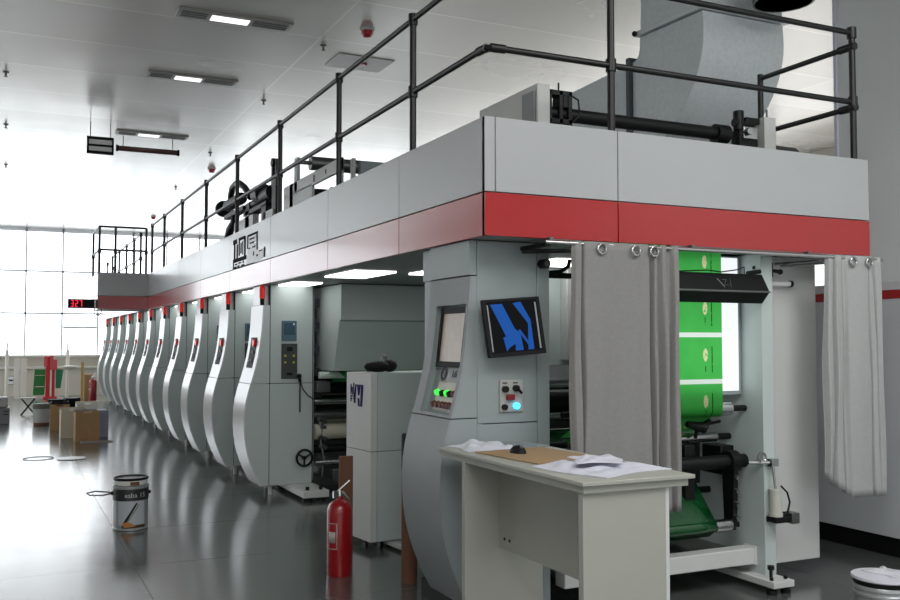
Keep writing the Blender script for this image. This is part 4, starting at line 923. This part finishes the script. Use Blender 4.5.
# letters: u from the far edge (left in view) towards the near edge
m_ = MB()
def lp(pts): m_.prism([(0.40 - (0.18 + (u - 0.22) * 0.82) * 0.40, 1.02 + (v - 0.82) * 0.5) for u, v in pts], 'x', -0.003, 0.001)
for q in ([(0.22, 1.14), (0.26, 1.14), (0.30, 1.04), (0.30, 1.10), (0.33, 1.10), (0.33, 0.985), (0.30, 0.985), (0.25, 1.06), (0.25, 0.985), (0.22, 0.985)],
          [(0.22, 0.975), (0.33, 0.975), (0.33, 0.955), (0.26, 0.955), (0.26, 0.935), (0.31, 0.935), (0.31, 0.915), (0.26, 0.915), (0.26, 0.88), (0.22, 0.88)],
          [(0.36, 1.16), (0.40, 1.16), (0.39, 0.93), (0.46, 1.14), (0.52, 1.14), (0.46, 0.86), (0.40, 0.86), (0.37, 0.93)],
          [(0.55, 1.14), (0.63, 1.14), (0.65, 1.02), (0.66, 1.14), (0.73, 1.14), (0.66, 0.98), (0.60, 0.98)],
          [(0.75, 1.14), (0.86, 1.14), (0.80, 0.82), (0.71, 0.82)],
          [(0.58, 0.94), (0.66, 0.94), (0.68, 0.82), (0.60, 0.82)]): lp(q)
m_.build('purple_lettering', PURPLE, cb, local=True, smooth=0)
# black bundle on the cabinet
bg = thing('spray_tool', 'black hand tool with a grey cap lying on the white cabinet', 'tool', (2.56, 6.53, 1.268))
m_ = MB().ball((2.505, 6.53, 1.31), 0.11, 0.055, 0.042).ball((2.60, 6.54, 1.315), 0.06, 0.05, 0.047).cyl((2.42, 6.53, 1.305), (2.48, 6.53, 1.31), 0.034, n=14)
m_.v = [Vector((v.x, v.y, max(v.z, 1.269))) for v in m_.v]
m_.build('body', RUBBER, bg)
MB().cyl((2.55, 6.53, 1.345), (2.555, 6.53, 1.378), 0.022, 0.018, n=14).ball((2.555, 6.53, 1.38), 0.020).build('cap', DSTEEL, bg)

# floor plate (white foot) and tubes
fp_ = thing('anchor_plate', 'white anchor plate low on the floor behind the console', 'plate', (2.5, 6.6, 0))
MB().prism([(2.50, 6.62), (2.62, 6.70), (2.74, 5.72), (2.62, 5.70)], 'z', 0.02, 0.05).build('plate', WHITE, fp_, 0.004)
for q in ((2.58, 6.5), (2.67, 5.82)): MB().cyl((q[0], q[1], 0), (q[0], q[1], 0.022), 0.03, n=12).build('pad', BLACK, fp_)
ct = thing('cardboard_core', 'tall brown cardboard core standing upright behind the console', 'tube', (2.30, 5.44, 0))
MB().lathe((2.30, 5.44, 0), [(0.040, 0.0), (0.05, 0.0), (0.05, 0.70), (0.040, 0.70), (0.040, 0.01)], 28).build('tube', BOARD, ct)
MB().lathe((2.30, 5.44, 0), [(0.0505, 0.701), (0.0515, 0.70), (0.0515, 0.91), (0.046, 0.92), (0.01, 0.92)], 28).build('sleeve', RUBBER, ct)
bd = tag(MB().box(2.073, 2.168, 6.12, 6.15, 0.0, 0.712).build('wooden_board', BOARD, bevel=0.003), 'narrow dark brown board standing behind the fire extinguisher', 'board')

# ------------------------------------------------------------------ fire extinguishers
def extinguisher(x, y, s, label, detail=True):
    t = thing('fire_extinguisher', label, 'fire extinguisher', (x, y, 0), group='fire extinguishers')
    r = 0.082 * s
    MB().lathe((x, y, 0), [(r * 0.93, 0), (r, 0.012 * s), (r, 0.40 * s), (r * 0.97, 0.425 * s), (r * 0.82, 0.452 * s), (r * 0.5, 0.472 * s), (r * 0.24, 0.48 * s), (r * 0.22, 0.50 * s)], 36).build('cylinder', REDX, t)
    vb = MB().lathe((x, y, 0), [(0.016 * s, 0.49 * s), (0.018 * s, 0.53 * s), (0.012 * s, 0.54 * s)], 16).box(x - 0.045 * s, x - 0.02 * s, y - 0.012 * s, y + 0.012 * s, 0.49 * s, 0.535 * s).build('valve', STEEL, t)
    MB().tube([(x - 0.01 * s, y, 0.535 * s), (x + 0.015 * s, y - 0.01 * s, 0.56 * s), (x + 0.06 * s, y - 0.02 * s, 0.60 * s)], 0.008 * s, 8).tube([(x - 0.01 * s, y, 0.53 * s), (x + 0.02 * s, y - 0.01 * s, 0.52 * s), (x + 0.06 * s, y - 0.02 * s, 0.48 * s)], 0.008 * s, 8).build('handle', STEEL, vb)
    # label wrapped on the cylinder
    def lab(a0, a1, z0, z1, off):
        return MB().sheet(lambda u, v: (x + (r + off) * math.cos(a0 + (a1 - a0) * u), y + (r + off) * math.sin(a0 + (a1 - a0) * u), z0 + (z1 - z0) * v), 10, 1)
    a = math.radians
    lb_ = MB()
    for (a0, a1, z0, z1) in ((195, 240, 0.335, 0.34), (195, 240, 0.175, 0.18), (237, 241, 0.175, 0.34)):
        lb_.add(lab(a(a0), a(a1), z0 * s, z1 * s, 0.0012).v, lab(a(a0), a(a1), z0 * s, z1 * s, 0.0012).f)
    q = lab(a(196), a(232), 0.215 * s, 0.285 * s, 0.0012); lb_.add(q.v, q.f)
    lb_.build('label_sticker', mat('sticker_grey', rgb(178, 170, 166), 0.5), t, solid=0.001)
    return t
extinguisher(1.965, 5.80, 1.0, 'red fire extinguisher standing on the floor before the white cabinet')
extinguisher(1.98, 25.0, 1.15, 'red fire extinguisher at the far end of the aisle by the last printing unit')
tag(MB().box(1.80, 2.02, 25.3, 25.5, 0, 0.66).build('storage_box', TAN, bevel=0.005), 'brown box standing behind the far red fire extinguisher', 'box')

# ------------------------------------------------------------------ paint bucket in the aisle
bx, by = 0.93, 7.95
BUCK = mat('bucket_grey', rgb(164, 168, 170), 0.3, metal=0.3)
bk = thing('paint_bucket', 'open paint bucket with a dark band and brush picture standing in the aisle', 'bucket', (bx, by, 0))
MB().lathe((bx, by, 0), [(0.132, 0.0), (0.138, 0.004), (0.138, 0.015), (0.134, 0.02), (0.136, 0.33), (0.142, 0.335), (0.142, 0.345), (0.134, 0.35), (0.127, 0.35), (0.125, 0.30), (0.02, 0.29)], 44).build('body', BUCK, bk)
def wrap(a0, a1, z0, z1, r, m, name, par, nu=24):
    return MB().sheet(lambda u, v: (bx + r * math.cos(a0 + (a1 - a0) * u), by + r * math.sin(a0 + (a1 - a0) * u), z0 + (z1 - z0) * v), nu, 1).build(name, m, par, smooth=180)
wrap(0, 2 * PI, 0.235, 0.325, 0.1375, mat('band_dark', rgb(44, 46, 48), 0.4), 'dark_band', bk, 48)
va_ = math.atan2(-by, -bx)   # angle facing the aisle
def wrap_pts(pts, r):   # pts in metres: s to the right as seen from the front, z
    return [(bx + r * math.cos(va_ + s_ / 0.137), by + r * math.sin(va_ + s_ / 0.137), z_) for s_, z_ in pts]
vs, fs = text_geo('esba 15', 0.052, 1.05)
w_ = max(v[0] for v in vs)
MB().add(wrap_pts([(u - w_ / 2 + 0.035, 0.262 + v) for u, v in vs], 0.1388), fs).build('lettering', mat('letter_pale', rgb(196, 208, 206), 0.5), bk, smooth=0)
def wpoly(poly, r, m, name, nn=6):
    n = len(poly); mb = MB(); mb.add(wrap_pts(poly, r), [tuple(range(n))]); return mb.build(name, m, bk, smooth=0)
wrap(va_ - 0.75, va_ + 0.85, 0.045, 0.232, 0.1372, mat('label_silver', rgb(186, 192, 198), 0.4), 'label', bk, 16)
def wquad(A, B, C, D, r, m, name):   # quad A-B (near end) to D-C (far end), subdivided so that it follows the cylinder
    n = 14; mb = MB(); pts = []
    for i in range(n + 1):
        for j in range(5):
            t_, q = i / n, j / 4
            pts.append(tuple((A[k] * (1 - q) + B[k] * q) * (1 - t_) + (D[k] * (1 - q) + C[k] * q) * t_ for k in range(2)))
    fs = [(i * 5 + j, (i + 1) * 5 + j, (i + 1) * 5 + j + 1, i * 5 + j + 1) for i in range(n) for j in range(4)]
    mb.add(wrap_pts(pts, r), fs); return mb.build(name, m, bk, smooth=180)
wquad((-0.060, 0.058), (-0.040, 0.050), (0.052, 0.212), (0.042, 0.220), 0.1386, BLACK, 'brush_handle')
wquad((-0.036, 0.060), (-0.026, 0.056), (0.070, 0.204), (0.060, 0.210), 0.1384, mat('brush_bristle', rgb(132, 140, 126), 0.5), 'brush_edge')
wquad((-0.066, 0.060), (-0.05, 0.028), (0.045, 0.036), (-0.02, 0.074), 0.1390, mat('brush_orange', rgb(196, 128, 66), 0.5), 'brush_tip')
wrap(va_ - 0.5, va_ + 0.9, 0.022, 0.045, 0.1379, mat('band_brown', rgb(74, 60, 50), 0.5), 'base_band', bk, 16)
ld = MB().ring((bx, by, 0.40), 0.128, 0.010, 'z', 36, 8)
ld.build('rim_ring', BLACK, bk)
MB().lathe((bx, by, 0.352), [(0.122, 0.0), (0.126, 0.002), (0.126, 0.036), (0.122, 0.04)], 36).build('rim', mat('rim_white', rgb(226, 226, 224), 0.4), bk)
MB().lathe((bx, by, 0.392), [(0.12, 0.0), (0.12, 0.006), (0.02, 0.008)], 36).build('film_cover', mat('ink_surface', rgb(176, 180, 192), 0.3), bk)
MB().box(bx - 0.02, bx + 0.05, by - 0.13, by - 0.1, 0.356, 0.382).build('brown_rag', BOARD, bk, 0.004)
for sg in (-1, 1):
    a_ = va_ + sg * 1.5; MB().ball((bx + 0.14 * math.cos(a_), by + 0.14 * math.sin(a_), 0.285), 0.016).build('handle_lug', BLACK, bk)
MB().tube([(bx - 0.14, by + 0.01, 0.285), (bx - 0.22, by - 0.04, 0.28), (bx - 0.31, by - 0.02, 0.285), (bx - 0.33, by + 0.06, 0.29), (bx - 0.26, by + 0.12, 0.293), (bx - 0.14, by + 0.03, 0.288)], 0.006, 8).build('wire_handle', DSTEEL, bk)

# bucket in the right foreground
b2x, b2y = 3.93, 3.30
b2 = thing('paint_bucket', 'grey bucket with a white lid in the bottom right foreground', 'bucket', (b2x, b2y, 0))
MB().lathe((b2x, b2y, 0), [(0.125, 0), (0.13, 0.005), (0.135, 0.255), (0.142, 0.26), (0.142, 0.27), (0.137, 0.275), (0.137, 0.285), (0.142, 0.29), (0.142, 0.30), (0.135, 0.31)], 40).build('body', BUCK, b2)
MB().lathe((b2x, b2y, 0), [(0.137, 0.308), (0.139, 0.312), (0.139, 0.332), (0.13, 0.335)], 40).build('dark_rim', RUBBER, b2)
MB().lathe((b2x, b2y, 0), [(0.147, 0.333), (0.15, 0.338), (0.147, 0.348), (0.02, 0.35)], 40).build('lid', mat('lid_white', rgb(208, 208, 220), 0.3), b2)
m_ = crumple(b2x - 0.02, b2x + 0.13, b2y - 0.08, b2y + 0.10, 0.3505, 0.018, 12, 10); m_.build('wrap', PLASTIC, b2)

# ------------------------------------------------------------------ low machine on the right
rm = thing('low_machine', 'low grey machine enclosure with a thin red stripe along the right side', 'machine', (5.9, 6.0, 0))
RMG = mat('enclosure_grey', rgb(208, 212, 216), 0.4, var=0.03)
MB().box(5.57, 6.32, 2.2, 9.6, 0.14, 1.795).box(5.57, 6.32, 2.2, 9.6, 1.855, 1.92).build('body', RMG, rm, 0.004)
MB().box(5.565, 6.325, 2.195, 9.605, 1.797, 1.853).build('red_stripe', RED, rm)
MB().box(5.62, 6.28, 2.25, 9.55, 0, 0.142).build('plinth', RUBBER, rm)

# ------------------------------------------------------------------ things in the far aisle
def box_open(name, label, cat, x, y, w, d, h, rot, m, m2=None, group=None, slot=True):
    t = thing(name, label, cat, (x, y, 0), rot, group)
    MB().box(-w / 2, w / 2, -d / 2, d / 2, 0, h * 0.93).build('body', m, t, 0.006, local=True)
    if slot:
        MB().box(-w / 2, -w * 0.16, -d / 2, -d / 2 + 0.015, h * 0.925, h).box(w * 0.16, w / 2, -d / 2, -d / 2 + 0.015, h * 0.925, h).box(-w * 0.17, w * 0.17, -d / 2, -d / 2 + 0.015, h * 0.985, h).build('front_flap', m, t, local=True)
        MB().box(w / 2 - 0.006, w / 2 + 0.004, -d / 2 + 0.01, d / 2, 0.01, h * 0.95).build('side_panel', m2 or m, t, local=True)
        MB().box(-w / 2, w / 2, d / 2 - 0.015, d / 2, h * 0.925, h).build('back_flap', m2 or m, t, local=True)
    return t
PALEB = mat('pale_box', rgb(206, 196, 176), 0.6, var=0.08)
BLUEG = mat('blue_grey_side', rgb(150, 154, 170), 0.5)
G = 'boxes stacked along the aisle'
box_open('carton', 'brown carton with a hand hole, nearest of the aisle cartons', 'carton', 1.12, 15.15, 0.34, 0.3, 0.46, 0.03, TAN, BLUEG, G)
box_open('carton', 'pale carton close behind the nearest brown carton', 'carton', 0.96, 15.75, 0.36, 0.3, 0.46, 0.02, PALEB, PALEB, G)
box_open('carton', 'tan carton, third in the aisle line, behind the pale one', 'carton', 0.84, 17.1, 0.3, 0.3, 0.44, -0.05, TAN, TAN, G)
box_open('carton', 'white carton with hand hole behind the right of the pale carton', 'carton', 1.28, 17.4, 0.34, 0.3, 0.45, 0.0, BRIGHT, PALEB, G)
tag(MB().box(1.20, 1.47, 15.55, 15.85, 0, 0.42).build('storage_box', BLUEG, bevel=0.008), 'blue grey box standing close behind the right of the nearest brown carton', 'box')
bt = thing('black_tray', 'black tray lying on top of the tan carton in the aisle', 'tray', (0.84, 17.1, 0.44))
MB().box(0.70, 0.98, 16.98, 17.22, 0.441, 0.452).box(0.70, 0.715, 16.98, 17.22, 0.452, 0.48).box(0.965, 0.98, 16.98, 17.22, 0.452, 0.48).box(0.715, 0.965, 16.98, 16.992, 0.452, 0.48).build('tray', RUBBER, bt)
for k, (x, y) in enumerate(((0.93, 20.3), (1.24, 20.6))):
    m_ = MB().lathe((x, y, 0), [(0.15, 0), (0.16, 0.30), (0.165, 0.31), (0.165, 0.34), (0.02, 0.345)], 20)
    tag(m_.build('black_pail', RUBBER), ['black pail far down the aisle, left of a pair', 'black pail far down the aisle, right of a pair'][k], 'pail', 'black pails in the far aisle')
m_ = MB().box(1.1, 1.5, 22.6, 23.1, 0, 0.06)
tag(m_.build('red_mat', mat('red_cloth', rgb(170, 60, 72), 0.7)), 'dull red cloth bundle on the floor far down the aisle', 'cloth')
bn = thing('waste_bin', 'round grey waste bin with a darker top in the left aisle', 'bin', (0.60, 18.35, 0))
MB().lathe((0.60, 18.35, 0), [(0.12, 0.0), (0.13, 0.01), (0.13, 0.05)], 24).build('base', BOARD, bn)
MB().lathe((0.60, 18.35, 0), [(0.131, 0.045), (0.142, 0.05), (0.146, 0.29)], 24).build('body', mat('bin_grey', rgb(176, 176, 172), 0.5), bn)
MB().lathe((0.60, 18.35, 0), [(0.147, 0.29), (0.15, 0.295), (0.15, 0.36), (0.13, 0.385), (0.02, 0.39)], 24).build('lid', mat('bin_lid', rgb(104, 108, 98), 0.5), bn)
st = thing('folding_stool', 'small folding stool with crossed dark legs in the left aisle', 'stool', (0.42, 20.9, 0))
for yy in (20.78, 21.02):
    MB().cyl((0.30, yy, 0.0), (0.56, yy, 0.34), 0.012, n=8).build('leg', BLACK, st)
    MB().cyl((0.56, yy, 0.0), (0.30, yy, 0.34), 0.012, n=8).build('leg', BLACK, st)
MB().box(0.27, 0.59, 20.76, 21.04, 0.335, 0.355).build('seat', mat('stool_seat', rgb(196, 204, 190), 0.6), st, 0.004)
eq = thing('floor_machine', 'dark grey two-box machine at the left picture edge in the aisle', 'machine', (-0.02, 18.9, 0))
MB().box(-0.35, 0.085, 18.75, 19.2, 0.0, 0.29).build('lower_box', mat('eq_grey', rgb(120, 124, 128), 0.45), eq, 0.01)
MB().box(-0.35, 0.05, 18.80, 19.2, 0.295, 0.48).build('upper_box', mat('eq_pale', rgb(176, 176, 176), 0.45), eq, 0.02)
MB().box(-0.02, 0.06, 18.742, 18.752, 0.17, 0.185).box(-0.02, 0.06, 18.742, 18.752, 0.22, 0.235).build('slot', BLACK, eq)
lid_ = tag(MB().lathe((0.78, 12.9, 0), [(0.17, 0.0), (0.175, 0.004), (0.17, 0.012), (0.02, 0.014)], 36).build('bucket_lid', TIN), 'round grey bucket lid lying flat on the aisle floor', 'lid')
wl = tag(MB().ring((0.40, 13.1, 0.006), 0.15, 0.005, 'z', 32, 6, 1.2, 1.3).build('wire_loop', DSTEEL), 'thin wire loop lying on the floor left of the bucket lid', 'wire')
pl = tag(MB().box(1.02, 1.46, 14.75, 14.98, 0, 0.012).build('floor_sheet', mat('floor_sheet', rgb(150, 140, 138), 0.5)), 'thin flat sheet on the floor before the nearest brown carton', 'sheet')

# far wall items
rk = thing('red_rack', 'tall red display rack standing before the far wall', 'rack', (1.05, 26.5, 0))
MB().box(0.95, 1.05, 26.45, 26.65, 0, 1.10).box(1.10, 1.17, 26.5, 26.6, 0, 1.0).build('upright', mat('rack_red', rgb(206, 44, 54), 0.45), rk, 0.01)
MB().box(0.90, 0.98, 26.44, 26.6, 0.82, 1.11).box(1.05, 1.22, 26.46, 26.55, 0.75, 1.02).box(1.04, 1.13, 26.46, 26.6, 1.0, 1.12).build('crate', mat('rack_pink', rgb(226, 92, 96), 0.45), rk, 0.01)
MB().box(0.90, 1.22, 26.40, 26.63, 0, 0.05).build('foot', mat('rack_red', rgb(206, 44, 54), 0.45), rk, 0.01)
gb = thing('green_banner', 'green banner panel standing left of the red rack', 'banner', (0.8, 26.7, 0))
MB().prism([(0.655, 0.08), (0.93, 0.06), (0.96, 0.76), (0.69, 0.76)], 'y', 26.70, 26.73).build('panel', mat('banner_green', rgb(44, 140, 66), 0.5, var=0.1), gb)
MB().box(0.70, 0.92, 26.694, 26.70, 0.30, 0.32).box(0.70, 0.94, 26.694, 26.70, 0.60, 0.61).build('line', SIGNW, gb)
MB().box(0.64, 0.96, 26.66, 26.78, 0, 0.09).build('foot', BRIGHT, gb)
g4 = thing('green_banner', 'smaller teal green banner right of the red rack', 'banner', (1.27, 26.7, 0))
MB().prism([(1.20, 0.26), (1.32, 0.26), (1.38, 0.74), (1.20, 0.76)], 'y', 26.70, 26.73).build('panel', mat('banner_teal', rgb(56, 150, 112), 0.5), g4)
MB().cyl((1.26, 26.715, 0.0), (1.26, 26.715, 0.3), 0.012, n=8).box(1.18, 1.36, 26.66, 26.78, 0, 0.02).build('stand', BRIGHT, g4)
for x0, x1, l in ((0.20, 0.335, 'left white board of a pair leaning upright at the far wall'), (0.35, 0.50, 'right white board of a pair leaning upright at the far wall')):
    tag(MB().box(x0, x1, 26.50, 26.56, 0, 1.05).build('white_board', mat('cream_board', rgb(252, 247, 236), 0.5), bevel=0.006), l, 'board', 'white boards at the far wall')
tag(MB().box(1.80, 1.865, 26.4, 26.46, 0, 0.95).build('wooden_post', mat('post_yellow', rgb(188, 150, 84), 0.6)), 'yellow brown wooden post standing left of the far fire extinguisher', 'post')
for x, l in ((0.03, 'white pipe stand at the far window sill, left one'), (1.52, 'white pipe stand with a tilted dish at the far window sill')):
    t = thing('pipe_stand', l, 'stand', (x, 27.4, 0), group='pipe stands by the far windows')
    MB().cyl((x, 27.4, 0.0), (x, 27.4, 1.25), 0.045, n=12).build('pipe', BRIGHT, t)
    MB().cyl((x, 27.4, 1.25), (x, 27.4, 1.45), 0.02, n=10).build('tip', DSTEEL, t)
    if x > 1: MB().lathe((x + 0.05, 27.3, 0.72), [(0.02, 0), (0.12, 0.03), (0.2, 0.10), (0.18, 0.11)], 20).build('dish', BRIGHT, t)
nb = thing('notice_frame', 'small framed notice on the low far wall', 'notice', (0.0, YW, 0.4))
MB().box(0.04, 0.22, YW - 0.06, YW - 0.001, 0.32, 0.56).build('frame', mat('frame_grey', rgb(176, 168, 158), 0.5), nb)
MB().box(0.06, 0.20, YW - 0.064, YW - 0.06, 0.34, 0.54).build('sheet', SIGNW, nb)
MB().box(0.09, 0.19, YW - 0.066, YW - 0.064, 0.42, 0.46).build('print', INK, nb)

# ------------------------------------------------------------------ light
w = bpy.data.worlds.new('world'); S.world = w; w.use_nodes = True
w.node_tree.nodes['Background'].inputs[0].default_value = (0.9, 0.95, 1, 1)
w.node_tree.nodes['Background'].inputs[1].default_value = 0.6
def area(name, loc, rot, sx, sy, power, col=(1, 1, 1)):
    l = bpy.data.lights.new(name, 'AREA'); l.shape = 'RECTANGLE'; l.size = sx; l.size_y = sy; l.energy = power; l.color = col
    o = bpy.data.objects.new(name, l); COL.objects.link(o); o.location = loc; o.rotation_euler = rot
    return o
area('fill_light', (0.5, 0.5, ZC - 0.05), (0, 0, 0), 3.0, 3.0, 150, (1, 0.99, 0.97))  # unseen fill lights added under the ceiling to brighten fronts and right wall
area('fill_light', (4.5, 1.0, ZC - 0.05), (0, 0, 0), 2.0, 2.0, 110, (1, 0.99, 0.97))
area('fill_light', (-3, -3, ZC - 0.05), (0, 0, 0), 3.0, 3.0, 60, (1, 0.99, 0.97))

S.view_settings.view_transform = 'Standard'; S.view_settings.look = 'None'
S.view_settings.gamma = 1.0; S.view_settings.use_curve_mapping = False
S.view_settings.exposure = 0.0
S.cycles.use_denoising = True
S.cycles.max_bounces = 8
